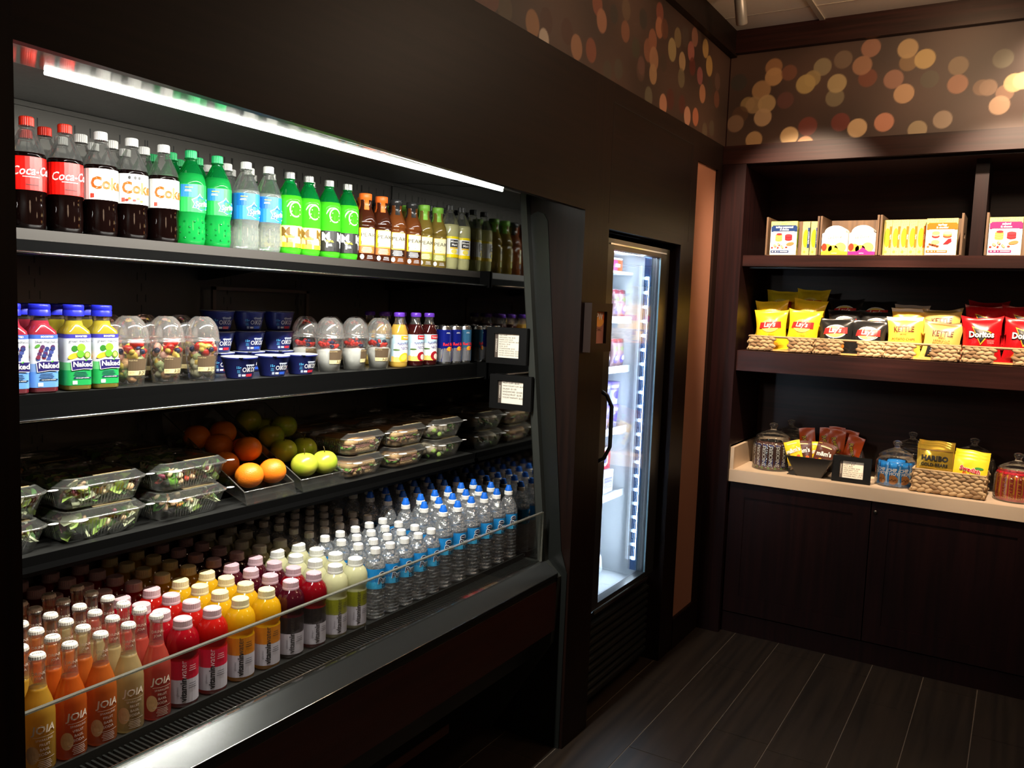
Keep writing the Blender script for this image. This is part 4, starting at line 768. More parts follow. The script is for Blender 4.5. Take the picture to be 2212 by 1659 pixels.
for y0, y1, nm in ((1.535, 1.716, 'oranges'), (1.742, 1.918, 'green apples')):
    t = thing('acrylic_tray', f'clear acrylic slanted tray holding the {nm}', 'tray', (-.403, y0, Z3+.001), 0, 'acrylic fruit trays'); w = y1-y0
    side = [(-.001, .001), (-.012, .034), (-.355, .215), (-.345, .11)]; e = .003; m = MB(TRC, TRE)
    for a in (0, w-e): m.prism(side, a, a+e, 'y', 0); m.tube([(-.012, a+e/2, .035), (-.355, a+e/2, .216)], .0016, 1, 6)
    m.prism([(-.001, .001), (-.345, .11), (-.345, .113), (-.001, .004)], 0, w, 'y', 0); m.prism([(-.001, .001), (-.012, .034), (-.015, .034), (-.004, .001)], 0, w, 'y', 0); m.prism([(-.345, .11), (-.355, .215), (-.352, .215), (-.342, .11)], 0, w, 'y', 0)
    m.tube([(-.013, 0, .0345), (-.013, w, .0345)], .0016, 1, 6); m.tube([(-.355, 0, .216), (-.355, w, .216)], .0016, 1, 6); m.build('tray_body', t)
    m = MB(TRC); m.box(-.345, .01, 0, -.33, w-.01, .108); m.build('riser', t)
# ---------------------------------------------------------------- deck: bottles in deep rows
def crown(m, r, z0, z1, mat):
    seg = 42; vs = []; fs = []
    for rr, z, rb in ((r+.0012, z0, 1), (r, z1-.0025, .3), (r-.002, z1, 0)):
        for k in range(seg): q = rr-(.0011*rb if k % 2 else 0); a = 2*pi*k/seg; vs.append((q*cos(a), q*sin(a), z))
    for i in range(2): fs += [(i*seg+k, i*seg+(k+1) % seg, (i+1)*seg+(k+1) % seg, (i+1)*seg+k) for k in range(seg)]
    fs.append(tuple(range(2*seg, 3*seg))); m.add(vs, fs, mat, False)
def joia(drink):
    t = thing('craft_soda_bottle'); m = MB(drink, CLR); split_body(m, [(.024, 0), (.028, .002), (.0295, .008), (.0295, .112), (.0280, .124), (.0225, .142), (.0165, .158), (.0145, .170), (.0130, .205), (.0132, .212), (.0148, .214), (.0148, .219), (.0132, .220)], .163, drink, CLR, 22); m.build('bottle', t)
    m = MB(P('crown_cap', (.72, .68, .60), .35)); crown(m, .0142, .2195, .2275, 0); f = planefn((0, 0, .2277), (0, 1, 0), (-1, 0, 0)); m.dtext(f, 'JOIA', .009, 0, 0, TXT, 0); m.build('cap', t)
    m = MB(); pl = P('print_pale', (.82, .66, .52), .5); f = cylfn(.0297); m.dtext(f, 'JOIA', .021, .006, .088, pl, 1, shear=.12, bold=.02)
    m.drect(f, -.014, .074, .026, .0748, pl, 1, 5)
    for i, (s_, q) in enumerate((('SPARKLING', .0062), ('FRUIT', .0075), ('BASIL', .0075), ('SODA', .0080))): m.dtext(f, s_, q, .006, .068-i*.0095, pl, 1)
    m.drect(f, -.014, .030, .026, .0308, pl, 1, 5); smalltext(m, f, .006, .026, 5, .026, pl, dz=.0035); m.dell(f, -.016, .040, .012, .018, P('print_leafline', (.8, .45, .2), .5), 0)
    m.build('print', t); m = MB(); f2 = lambda a, b, l: ((.0143+.0004*l)*cos(a/.0143), (.0143+.0004*l)*sin(a/.0143), b); m.dtext(f2, 'DRINK', .0085, 0, .192, pl, 1); m.dtext(f2, 'JOIA', .0075, 0, .183, pl, 1)
    m.build('neck_print', t); return t
PR['jy'] = joia(liquid('soda_amber', (.80, .45, .05), .25, .6)); PR['jo'] = joia(liquid('soda_orange', (.80, .17, .02), .2, .6)); PR['jt'] = joia(liquid('soda_tangerine', (.78, .20, .03), .22, .6)); PR['jc'] = joia(liquid('soda_straw', (.72, .55, .25), .35, .6)); PR['jp'] = joia(liquid('soda_pink', (.75, .12, .08), .35, .6))
JN = ['amber', 'deep orange', 'bright orange', 'straw yellow', 'pink']; ROW = ['front row', 'second row back', 'third row back', 'fourth row back', 'fifth row back', 'sixth row back', 'seventh row back', 'eighth row back', 'ninth row back']
for c, (k, y) in enumerate((('jy', .864), ('jo', .928), ('jt', .991), ('jc', 1.055), ('jp', 1.121))):
    for r in range(6): place(PR[k], (-.212-r*.0585, y+random.uniform(-.0015, .0015), ZD), random.uniform(-.12, .12)-.30, f"glass bottle of {JN[c]} craft soda with pale crown cap, {ROW[r]}", 'bottle', 'craft soda bottles on the cooler deck')
def vit(name, drink, capm, up):
    t = thing(name); m = MB(drink, CLR); m.lathe([(0, 0), (.028, 0), (.0325, .004), (.0335, .014), (.0335, .108), (.0318, .113), (.0318, .117), (.0345, .124), (.0355, .138), (.0345, .152), (.030, .164), (.0235, .172), (.0195, .1755), (.0178, .178)], 26, drink); m.build('bottle', t)
    m = MB(capm); ribcap(m, .0202, .175, .1955, capm, 30, .0006); m.lathe([(.0208, .1745), (.0212, .178), (.0203, .181)], 30, capm); m.lathe([(.0170, .1958), (.0160, .1966), (.0150, .1958)], 24, capm); m.build('cap', t)
    m = MB(); R = .0338; f = cylfn(R, -.25); f0 = cylfn(R); m.drect(f0, -pi*R, .012, pi*R, .066, flat('c8c0c8'), 0, 26); m.drect(f0, -pi*R, .066, pi*R, .108, up, 0, 26)
    up2 = P('print_lightpink', (.8, .55, .55), .5) if name.startswith('red') else flat('3a3430')
    m.dtext(f, 'vitamin', .0185, .004, .043, BLACK, 2, rot=pi/2, bold=.03); m.dtext(f, 'water', .0185, .004, .088, up2, 2, rot=pi/2); m.dtext(f, 'glaceau', .0075, -.009, .040, flat('8a8288'), 2, rot=pi/2); smalltext(m, f, .024, .055, 3, .020, flat('4a4448'), dz=.005, h=.0013); smalltext(m, f, .024, .095, 3, .018, up2, dz=.005, h=.0015); m.build('label', t); return t
def capmat(n, c): return P('capv_'+n, c, .42)
PR['vr'] = vit('red_vitamin_water_bottle', liquid('vw_red', (.42, .004, .012), .12, .5), capmat('pink', (.60, .40, .42)), flat('c01430'))
PR['vo'] = vit('red_vitamin_water_bottle', liquid('vw_redorange', (.62, .012, .008), .15, .5), capmat('pink', (.60, .40, .42)), flat('d01838'))
PR['vy'] = vit('vitamin_water_bottle', liquid('vw_yellow', (.90, .50, .01), .05, .55), capmat('cream', (.72, .62, .34)), flat('c87818'))
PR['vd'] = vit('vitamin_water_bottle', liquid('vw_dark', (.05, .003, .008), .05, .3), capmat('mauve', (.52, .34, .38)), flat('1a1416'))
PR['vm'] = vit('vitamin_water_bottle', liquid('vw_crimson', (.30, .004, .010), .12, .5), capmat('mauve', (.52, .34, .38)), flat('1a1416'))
PR['vl'] = vit('vitamin_water_bottle', liquid('vw_lemonade', (.74, .72, .42), .05, .5), capmat('milky', (.66, .66, .60)), flat('8a8a18'))
VN = {'vr': 'deep red', 'vo': 'bright red', 'vy': 'yellow', 'vd': 'dark purple', 'vm': 'crimson', 'vl': 'pale lemonade'}
cols = ['vr', 'vo', 'vy', 'vy', 'vd', 'vm', 'vl', 'vl']; pos = {'vy': ['left', 'right'], 'vl': ['left', 'right']}; cnt = {}
for c, k in enumerate(cols):
    n = cnt.get(k, 0); cnt[k] = n+1; sd = pos.get(k, [''])[n] if k in pos else ''
    kk = k if k != 'vm' else 'vm'
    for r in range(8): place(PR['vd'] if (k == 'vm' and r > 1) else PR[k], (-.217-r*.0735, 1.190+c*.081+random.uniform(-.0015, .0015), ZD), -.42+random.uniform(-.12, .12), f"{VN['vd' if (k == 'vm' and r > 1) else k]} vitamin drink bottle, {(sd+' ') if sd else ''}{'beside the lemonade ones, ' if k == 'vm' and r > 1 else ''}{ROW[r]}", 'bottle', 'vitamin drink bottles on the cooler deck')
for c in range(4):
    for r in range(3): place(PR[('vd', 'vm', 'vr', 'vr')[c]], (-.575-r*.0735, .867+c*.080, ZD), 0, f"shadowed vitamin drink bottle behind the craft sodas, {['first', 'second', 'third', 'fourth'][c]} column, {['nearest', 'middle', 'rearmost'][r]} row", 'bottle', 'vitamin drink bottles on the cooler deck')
WTR = clear('water_bottle', (.97, .985, .99), .24, (.88, .92, .94), .14, .45, .07, bump=.9, bd=.02)
BLU = P('label_blue', (.015, .22, .55), .35); BLU2 = P('label_blue_light', (.05, .42, .75), .35); NAVY = flat('101c3c'); CAPV = P('cap_sport_blue', (.01, .13, .62), .3)
def water(name, big):
    t = thing(name); m = MB(WTR)
    if big:
        z = .006; pr = [(.026, 0), (.033, .003)]
        while z < .104: pr += [(.0352, z), (.0352, z+.004), (.0318, z+.0085)]; z += .0118
        pr += [(.0355, .107), (.0355, .170), (.0345, .178), (.0300, .194), (.0200, .216), (.0135, .228), (.0130, .236)]; z0, z1, R = .112, .166, .0358
    else:
        z = .005; pr = [(.022, 0), (.028, .003)]
        while z < .084: pr += [(.0302, z), (.0302, z+.0035), (.0270, z+.0070)]; z += .0100
        pr += [(.0305, .088), (.0305, .152), (.0290, .160), (.0240, .171), (.0160, .182), (.0125, .187), (.0120, .194)]; z0, z1, R = .092, .150, .0308
    m.lathe([(0, .004)]+pr, 24, WTR); fz = pr[-5][1]; m.lathe([(0, fz-.004), (pr[-5][0]*.97, fz-.004)], 22, WTR); m.build('bottle', t)
    m = MB(CAPW, CAPV)
    if big: ribcap(m, .0150, .232, .246, CAPW, 24, .0005); m.lathe([(.0135, .246), (.0130, .252), (.0095, .258), (.0085, .264), (.0075, .2655), (0, .266)], 18, CAPV); m.ball(-.009, .004, .257, .006, .004, .005, CAPV, 8)
    else: ribcap(m, .0142, .189, .2055, CAPW, 26, .0005)
    m.build('cap', t); m = MB(); f0 = cylfn(R); m.drect(f0, -pi*R, z0, pi*R, z1, BLU, 0, 26); m.drect(f0, -pi*R, z0, pi*R, z0+(z1-z0)*.35, BLU2, 1, 26); f = cylfn(R, -.35); k = 1.15 if big else 1.
    m.dell(f, .012*k, z0+(z1-z0)*.74, .010*k, .0075*k, WHITE, 2); m.dell(f, .012*k, z0+(z1-z0)*.74, .0085*k, .006*k, NAVY, 3); m.dtext(f, 'Nestle', .0055*k, .012*k, z0+(z1-z0)*.74, WHITE, 4)
    m.dtext(f, 'Pure', .021*k, .020*k, z0+(z1-z0)*.40, WHITE, 2, bold=.09, shear=.15); m.dtext(f, 'Pure', .021*k, .020*k, z0+(z1-z0)*.40, NAVY, 3, bold=.02, shear=.15); m.dtext(f, 'Life', .015*k, .022*k, z0+(z1-z0)*.13, NAVY, 3, bold=.02, shear=.15); m.dtext(f0, 'PURE LIFE', .008, -.055*k, (z0+z1)/2, WHITE, 2)
    m.build('label', t); return t
PR['ws'] = water('water_bottle', False); PR['wb'] = water('large_water_bottle', True); CN = ['leftmost', 'second', 'third', 'fourth', 'fifth', 'rightmost']
for c in range(5):
    for r in range(9): place(PR['ws'], (-.216-r*.0655, 1.842+c*.0668+random.uniform(-.001, .001), ZD), -.3+random.uniform(-.15, .1), f"small white-capped water bottle, {CN[c] if c < 4 else 'rightmost'} column, {ROW[r]}", 'water bottle', 'small water bottles on the cooler deck')
for c in range(6):
    for r in range(8): place(PR['wb'], (-.221-r*.0765, 2.178+c*.0805+random.uniform(-.001, .001), ZD), -.3+random.uniform(-.15, .1), f"large water bottle with blue sport cap, {CN[c]} column, {ROW[r]}", 'water bottle', 'large water bottles on the cooler deck')
# ================================================================== SNACK SHELVES
def bagfn(w, h, t, seed=0):
    def th(a, b):
        u = min(1, abs(a)/(w/2)); v = min(1, max(0, b/h)); vv = max(0, min(1, (v-.05)/.90)); s_ = (max(0, sin(pi*vv)))**.55*(max(0, 1-u**2.6))
        return t/2*s_+.0011*s_*sin(a*120+seed)*sin(b*75+seed*2)+.0013*(.4+s_)*sin(a*60-b*50+seed)*min(1, 4*s_+.2)
    sway = lambda a, b: .004*sin(a*38+seed)*(b/h)**4
    K = .16 if t > .03 else .03; ear = lambda a, b: b+(.006*(abs(a)/(w/2))**2*(b/h)**3*(1+sin(seed*3)) if t > .03 else 0)+.0015*sin(a*70+seed)*(b/h)**4
    front = lambda a, b, l: (a*(1-K*max(0, sin(pi*min(1, max(0, b/h))))**.8), -th(a, b)+sway(a, b)-.0011*l-.0001, ear(a, b))
    back = lambda a, b, l: (a*(1-K*max(0, sin(pi*min(1, max(0, b/h))))**.8), th(a, b)+sway(a, b)+.0005, ear(a, b))
    return front, back
def bag(name, w, h, t, mat, prnt, seed=0, top=None, crimp=True):
    o = thing(name); f, g = bagfn(w, h, t, seed); m = MB(mat, top or mat); nx, nz = 18, 22
    for fn in (f, g):
        vs = [fn(-w/2+w*i/nx, h*j/nz, 0) for j in range(nz+1) for i in range(nx+1)]
        fs = [(j*(nx+1)+i, j*(nx+1)+i+1, (j+1)*(nx+1)+i+1, (j+1)*(nx+1)+i) for j in range(nz) for i in range(nx)]
        if fn is g: fs = [q[::-1] for q in fs]
        n0 = len(m.f); m.add(vs, fs, 0, True)
        if top:
            for j in range(nz-2, nz):
                for i in range(nx): m.m[n0+j*nx+i] = 1
    m.build('bag', o); m = MB(); prnt(m, f, w, h); m.build('print', o); return o
YEL = P('bag_yellow', (.92, .62, .02), .28); BKB = P('bag_black', (.012, .012, .012), .25); KTA = P('bag_tan', (.62, .42, .10), .32); KTG = P('bag_gold', (.72, .42, .05), .32); DOR = P('bag_red', (.42, .006, .010), .27)
BR = flat('5a2a10'); BAN = P('print_banner', (.55, .02, .02), .4); CHIP = flat('e0a830')
def laybag(black):
    def g(m, f, w, h):
        c = h*.60; m.dell(f, 0, c, w*.34, h*.20, WHITE, 1, 22) if black else None; m.dell(f, 0, c, w*.30, h*.17, flat('fae070'), 2, 22)
        m.dquad(f, [(-w*.37, c-.014), (w*.37, c-.010), (w*.35, c+.021), (-w*.32, c+.016)], BAN, 3); m.dtext(f, "Lay's", .034, 0, c+.004, WHITE, 4, shear=.2, bold=.02)
        if black: m.dtext(f, 'Barbecue', .018, .0, h*.35, WHITE, 3, bold=.015); m.dell(f, -.010, h*.235, .020, .006, flat('a05030'), 2, rot=-.1); m.dell(f, -.022, h*.24, .007, .007, flat('b01018'), 3); m.dell(f, .03, h*.17, .018, .012, flat('d08030'), 2, rot=.4)
        else: m.dtext(f, 'Classic', .012, .010, h*.36, flat('8a6a10'), 3); m.dell(f, -.030, h*.20, .018, .013, flat('9a4a20'), 2, rot=.3); m.dell(f, .010, h*.19, .016, .012, flat('a05a28'), 2, rot=-.2); m.dell(f, .03, h*.13, .014, .01, CHIP, 2)
    return g
def kettle(kind):
    def g(m, f, w, h):
        m.dtext(f, 'KETTLE', .036, 0, h*.68, BR, 2, bold=.03, sx=.82, rot=.03); m.dtext(f, 'BRAND', .010, 0, h*.555, BR, 2); m.drect(f, -w*.3, h*.585, w*.3, h*.589, BR, 1, 6)
        if kind: m.dtext(f, 'KRINKLE CUT', .013, 0, h*.48, BR, 2); m.dtext(f, 'POTATO CHIPS', .012, 0, h*.41, BR, 2); m.drect(f, -w*.36, h*.04, w*.10, h*.33, BLACK, 1, 6, 3); m.dtext(f, 'SALT &', .0155, -w*.12, h*.27, WHITE, 3); m.dtext(f, 'FRESH GROUND', .0065, -w*.13, h*.205, WHITE, 3); m.dtext(f, 'PEPPER', .015, -w*.12, h*.13, WHITE, 3)
        else: m.dtext(f, 'POTATO CHIPS', .0165, 0, h*.43, BR, 2); m.drect(f, -.006, h*.27, .006, h*.34, flat('b03020'), 2, 2); m.dell(f, .012, h*.15, .03, .014, flat('e8b030'), 2); m.dtext(f, 'NEW YORK CHEDDAR', .0075, 0, h*.235, BR, 2)
    return g
def dorito(m, f, w, h):
    m.dquad(f, [(-w*.26, h*.80), (w*.26, h*.66), (-w*.02, h*.36), (-w*.02, h*.36)], flat('d8b030'), 2); m.dquad(f, [(-w*.22, h*.765), (w*.205, h*.655), (-w*.02, h*.405), (-w*.02, h*.405)], BLACK, 3)
    m.dtext(f, 'Doritos', .036, 0, h*.60, BLACK, 4, bold=.09); m.dtext(f, 'Doritos', .036, 0, h*.60, WHITE, 5, bold=.035); m.dtext(f, 'NACHO', .009, w*.25, h*.46, flat('e0a0a0'), 3); m.dtext(f, 'CHEESE', .009, w*.25, h*.415, flat('e0a0a0'), 3)
    for a, b in ((-.022, .20), (.018, .17), (.0, .10)): m.dpoly(f, [(a-.028, h*b-.016), (a+.026, h*b-.012), (a+.004, h*b+.030)], flat('d06a20'), 4 if b < .2 else 5)
def wov(name, w, d, h, notch):
    t = thing(name); WV = P('seagrass', (.40, .27, .14), .75, bump=.5, bscale=300); WV2 = P('seagrass_dark', (.22, .13, .06), .8, bump=.4, bscale=300); rnd = random.Random(4)
    m = MB(WV, WV2, BRD); m.box(0, 0, 0, w, d, .006, 1)
    rows = max(3, int(h/.0145)); rh = h/rows
    def wall(L, pos, skip=None, hh=h):
        for r in range(rows):
            n = int(L/.030); 
            for i in range(n):
                s_ = (i+.5*(r % 2)+.25)/n
                if s_ > 1 or (skip and skip[0] < s_ < skip[1] and r < rows-1 and r > -1 and r*rh+rh/2 < skip[2] and r*rh > -1 and not (r*rh < .004)): continue
                if skip and skip[0] < s_ < skip[1]: continue
                x, y, ax = pos(s_*L); rr = (0, (.30 if r % 2 else -.30)+rnd.uniform(-.08, .08), 0) if ax == 'x' else ((.30 if r % 2 else -.30)+rnd.uniform(-.08, .08), 0, 0)
                m.ball(x, y, r*rh+rh*.5, .0215 if ax == 'x' else .0060, .0060 if ax == 'x' else .0215, rh*.62, 0 if rnd.random() < .8 else 1, 8, .06, rr)
    m.tube([(0, 0, h), (w, 0, h), (w, d, h), (0, d, h), (0, 0, h)], .0055, 0, 8)
    wall(w, lambda s_: (s_, 0, 'x'), notch); wall(w, lambda s_: (s_, d, 'x')); wall(d, lambda s_: (0, s_, 'y')); wall(d, lambda s_: (w, s_, 'y'))
    e = .002
    if notch:
        a, b = notch[0]*w, notch[1]*w; m.box(0, -e, 0, a, e, h, 1); m.box(b, -e, 0, w, e, h, 1); m.box(a, -.004, 0, b, .004, .008, BRC)
    else: m.box(0, -e, 0, w, e, h, 1)
    m.box(0, d-e, 0, w, d+e, h, 1); m.box(-e, 0, 0, e, d, h, 1); m.box(w-e, 0, 0, w+e, d, h, 1); m.build('woven_body', t); return t
bsk = wov('wicker_basket', .300, .30, .068, (.40, .64, .05))
SZ2 = 1.437
for x, nm in ((.163, 'yellow chip bags, leftmost on the shelf'), (.478, 'black barbecue chip bags'), (.788, 'tan and gold kettle chip bags'), (1.105, 'red tortilla chip bags')):
    place(bsk, (x, 4.207, SZ2+.004), 0, f'woven seagrass basket holding {nm}', 'basket', 'woven baskets on the middle snack shelf')
LY = [bag('chip_bag', .168, .192, .075, YEL, laybag(False), s_) for s_ in (0, 2.1)]; LB = [bag('chip_bag', .172, .168, .070, BKB, laybag(True), s_) for s_ in (1, 3.3)]
K1 = bag('chip_bag', .158, .185, .062, KTG, kettle(0), 1.5, top=P('bag_cream', (.75, .65, .5), .35)); K2 = bag('chip_bag', .172, .168, .062, KTA, kettle(1), 2.6, top=P('bag_darkgold', (.20, .13, .03), .35)); DO = [bag('chip_bag', .170, .192, .072, DOR, dorito, s_) for s_ in (.5, 2.9)]
GB = 'chip bags in baskets on the middle snack shelf'
def put(pr, x, y, z, lean, rz, label, ry=0.): place(pr, (x, y, z), rz, label, 'chip bag', GB, rx=-lean, ry=ry)
b0 = SZ2+.008
put(LY[0], .255, 4.262, b0, .12, .06, 'front left yellow potato chip bag', -.05); put(LY[1], .396, 4.270, b0+.006, .14, -.06, 'front right yellow potato chip bag', .06)
put(LY[1], .232, 4.345, b0+.050, .18, .08, 'yellow chip bag standing behind the front left one', -.05); put(LY[0], .394, 4.350, b0+.060, .16, -.05, 'yellow chip bag standing behind the front right one', .08)
put(LY[0], .245, 4.440, b0+.105, .2, .04, 'shadowed yellow chip bag at the back left of its basket', .03); put(LY[1], .390, 4.44, b0+.115, .2, -.08, 'shadowed yellow chip bag at the back right of its basket', .04)
put(LB[0], .560, 4.262, b0, .22, .05, 'front left black barbecue chip bag', -.03); put(LB[1], .700, 4.262, b0-.004, .2, -.03, 'front right black barbecue chip bag', .03)
put(LB[1], .580, 4.345, b0+.042, .22, .04, 'black barbecue chip bag behind the front left one'); put(LB[0], .722, 4.345, b0+.038, .2, -.02, 'black barbecue chip bag behind the front right one')
put(LB[0], .560, 4.440, b0+.095, .2, .0, 'shadowed black chip bag at the back left'); put(LB[1], .705, 4.440, b0+.090, .2, .0, 'shadowed black chip bag at the back right')
put(K1, .858, 4.262, b0, .12, .0, 'golden cheddar kettle chip bag with cream top band, in front', -.02); put(K2, 1.008, 4.262, b0-.002, .16, .0, 'olive gold krinkle cut chip bag with black pepper panel', .07)
put(K1, .862, 4.338, b0+.042, .16, .03, 'golden kettle chip bag right behind the front cheddar one'); put(K1, .858, 4.412, b0+.060, .18, -.03, 'golden kettle chip bag third from the front', .03); put(K2, 1.005, 4.335, b0+.055, .18, .0, 'olive gold chip bag behind the pepper one', -.03)
put(DO[0], 1.172, 4.262, b0, .12, .04, 'front left red tortilla chip bag', -.03); put(DO[1], 1.330, 4.262, b0, .12, -.03, 'front right red tortilla chip bag cut by the photo edge', .03)
put(DO[1], 1.168, 4.345, b0+.055, .22, .0, 'red tortilla chip bag behind the front left one', .02); put(DO[0], 1.330, 4.345, b0+.06, .2, .0, 'red tortilla chip bag behind the front right one', -.06); put(DO[0], 1.18, 4.430, b0+.075, .22, .0, 'red tortilla chip bag at the back of its basket', .0)
# ---- crates and boxes on the top shelf
SZ1 = 1.904; CRW = wood('crate_wood', '4a3422', '6e5236', .6, 'z', .8)
def crate(w, label):
    t = thing('wooden_crate', label, 'crate', (0, 0, 0), 0, 'wooden crates on the top snack shelf'); d, h, e = .23, .185, .009
    m = MB(CRW); m.box(0, 0, 0, w, d, .003); m.box(0, d-e, 0, w, d, h)
    for a in (0, w-e):
        y0, y1, z0, z1 = .085, .145, .085, .108
        m.box(a, 0, 0, a+e, d, z0); m.box(a, 0, z1, a+e, d, h); m.box(a, 0, z0, a+e, y0, z1); m.box(a, y1, z0, a+e, d, z1)
    m.build('crate_body', t); return t
for x0, x1, l in ((.214, .462, 'pepperoni snack boxes'), (.466, .724, 'arched white snack packs'), (.728, 1.066, 'yellow-green snack boxes'), (1.152, 1.42, 'salami snack boxes')):
    c = crate(x1-x0, f'brown wooden crate holding the {l}'); c.location = (x0, 4.20, SZ1+.0006)
def sbox(c1, title, t2, kind):
    """snack carton, wide face to -y"""
    t = thing('snack_box'); w, d, h = .124, .0335, .160; g = flat('c8c070'); lime = flat('90b010'); m = MB(flat('ecebe4'), lime, g, c1)
    m.box(-w/2, 0, 0, w/2, d, h, 0); e = .0004
    m.build('carton', t); m = MB(); f = planefn((-w/2, -e, 0), (1, 0, 0), (0, 0, 1))
    m.drect(f, 0, h-.026, w, h, g, 0, 1)
    for i in range(26): m.dell(f, (i*37 % 120)/1000+.002, h-.003-(i*13 % 22)/1000, .0014, .0014, flat('8a7c30'), 1, 6)
    m.dtext(f, 'picnic', .011, w/2, h-.010, flat('4a4a40'), 2, shear=.2); m.drect(f, .008, h-.047, w-.004, h-.019, c1, 2, 6); m.drect(f, .002, h-.050, .012, h-.024, c1, 1, 1); m.drect(f, w-.012, h-.050, w, h-.024, c1, 1, 1)
    m.dtext(f, title, .0135, w/2+.002, h-.028, WHITE, 4, bold=.03, sx=.86 if len(title) > 10 else 1); m.dtext(f, t2, .0115, w/2+.002, h-.040, WHITE, 4, bold=.03); m.dtext(f, 'ready to eat meal', .006, w/2, h-.058, flat('60605a'), 2)
    if kind == 'stack':
        for i in range(6): m.dell(f, .040, .070+i*.0045, .017, .006, flat(('e0b060', 'c88a40')[i % 2]), 2+i, 14)
        m.dell(f, .042, .099, .014, .005, flat('a02028'), 9, 12)
        for i in range(4): m.dell(f, .086, .074+i*.006, .018, .007, flat(('9a1822', 'b82a34')[i % 2]), 2+i, 12)
        for i in range(22): m.dell(f, .010+(i*17 % 52)/1000, .034+(i*7 % 20)/1000, .0055, .0045, flat(('8a2018', 'c07040', 'a03424', 'd8a878')[i % 4]), 2+i % 4, 8, i)
        m.dell(f, .095, .052, .019, .008, flat('d07040'), 3, 14, .2); m.dell(f, .078, .036, .006, .004, flat('7a3020'), 2)
    else:
        for i in range(3): m.dell(f, .040, .082+i*.007, .016, .008, flat(('9a1822', 'f0d890', 'e8c068')[i]), 2+i, 12); m.dell(f, .086, .082+i*.007, .018, .008, flat(('b04828', 'd88a50', 'f0d890')[i]), 2+i, 12)
        m.dell(f, .040, .056, .017, .010, flat('d8d070'), 2, 14); m.dpoly(f, [(.070, .046), (.090, .047), (.104, .058), (.102, .072), (.090, .070)], flat('8a1820'), 3)
        for i in range(8): m.dell(f, .012+(i*17 % 40)/1000, .036+(i*7 % 12)/1000, .006, .005, flat('b86038'), 1, 8, i)
    m.drect(f, .004, .010, w*.72, .021, c1, 1, 1)
    for a, b in ((.010, .018), (.024, .032), (.038, .042), (.048, w*.68)): m.drect(f, a, .0135, b, .0175, WHITE, 2, 1)
    for sgn in (1, -1):   # narrow side
        f2 = planefn((w/2+e, 0, 0), (0, 1, 0), (0, 0, 1)) if sgn > 0 else planefn((-w/2-e, d, 0), (0, -1, 0), (0, 0, 1))
        m.drect(f2, 0, 0, d, h, g, 0, 1); m.dell(f2, d*.48, h*.5, d*.36, h*.27, lime, 1, 18); m.drect(f2, d*.72, h*.22, d, h*.82, c1, 2, 1); m.dtext(f2, title, .0085, d*.87, h*.52, WHITE, 3, rot=pi/2)
        for i in range(14): m.dell(f2, .004+(i*11 % 26)/1000, (.006+(i*7 % 26)/1000) if i % 2 else h-.006-(i*7 % 26)/1000, .0013, .0013, flat('8a7c30'), 1, 6)
        m.dell(f2, d*.4, h*.10, .006, .007, flat('a09440'), 1, 8)
    m.build('print', t); return t
SB1 = sbox(flat('0c2c60'), 'turkey pepperoni', '& cheese', 'stack'); SB2 = sbox(flat('c05c04'), 'turkey', '& cheddar', 'x'); SB3 = sbox(flat('741458'), 'salami', '& cheese', 'stack'); GS = 'snack boxes in crates on the top snack shelf'
zb = SZ1+.0040
place(SB1, (.298, 4.205, zb), 0, 'white snack box with blue banner facing out beside the crate side', 'snack box', GS)
for i in range(2): place(SB1, (.3785+.038*i, 4.300, zb), -pi/2, f"blue-edged snack box turned side on, {['left', 'right'][i]} of two", 'snack box', GS)
for i in range(5): place(SB2, (.7405+.0352*i, 4.300, zb), -pi/2, f"yellow-green snack box turned side on, {['first', 'second', 'third', 'fourth', 'fifth'][i]} of five from the crate side", 'snack box', GS)
place(SB2, (.982, 4.205, zb), 0, 'white snack box with orange banner and cracker pictures facing out', 'snack box', GS)
place(SB3, (1.226, 4.205, zb), 0, 'white snack box with purple banner beyond the wooden divider', 'snack box', GS); place(SB3, (1.306, 4.300, zb), -pi/2, 'purple-edged snack box turned side on beyond the divider', 'snack box', GS)
def arch(c, nm):
    t = thing('arched_snack_pack'); w, h, d = .116, .140, .05; pts = [(-w/2, 0), (w/2, 0), (w/2, .098)]
    for i in range(13): a = pi*i/12; pts.append((.048*cos(a), .104+.032*sin(a)))
    pts.append((-w/2, .098)); m = MB(flat('f2f0ea')); m.prism(pts, 0, d, 'y'); m.build('carton', t); m = MB(); f = planefn((0, -.0004, 0), (1, 0, 0), (0, 0, 1))
    m.dtext(f, 'La Dolce', .017, 0, .082, flat('6a5a50'), 1, shear=.3, rot=.06)
    for a, b, r, cc in ((-.034, .030, .024, 'e8a040'), (.026, .034, .026, 'f0c860'), (-.006, .026, .022, 'e8c048')): m.dell(f, a, b, r, r*.9, flat(cc), 1, 16)
    m.dell(f, -.046, .036, .012, .018, flat('a83018'), 2, 12); m.drect(f, -w/2, 0, w/2, .016, c, 3, 1); m.dpoly(f, [(-.02, .016), (.03, .016), (.006, .034)], c, 3); m.dtext(f, nm, .008, 0, .008, WHITE, 4)
    m.build('print', t); return t
A1 = arch(flat('f0c030'), 'cookies'); A2 = arch(flat('a8207c'), 'wafers'); GA = 'arched white snack packs on the top snack shelf'
place(A1, (.535, 4.205, zb), 0, 'white arched snack pack with yellow base, left of the pair', 'snack pack', GA); place(A2, (.655, 4.205, zb), 0, 'white arched snack pack with magenta base, right of the pair', 'snack pack', GA)
place(A2, (.655, 4.262, zb), 0, 'white arched snack pack standing behind the magenta one', 'snack pack', GA); place(A1, (.535, 4.262, zb), 0, 'white arched snack pack standing behind the yellow one', 'snack pack', GA)
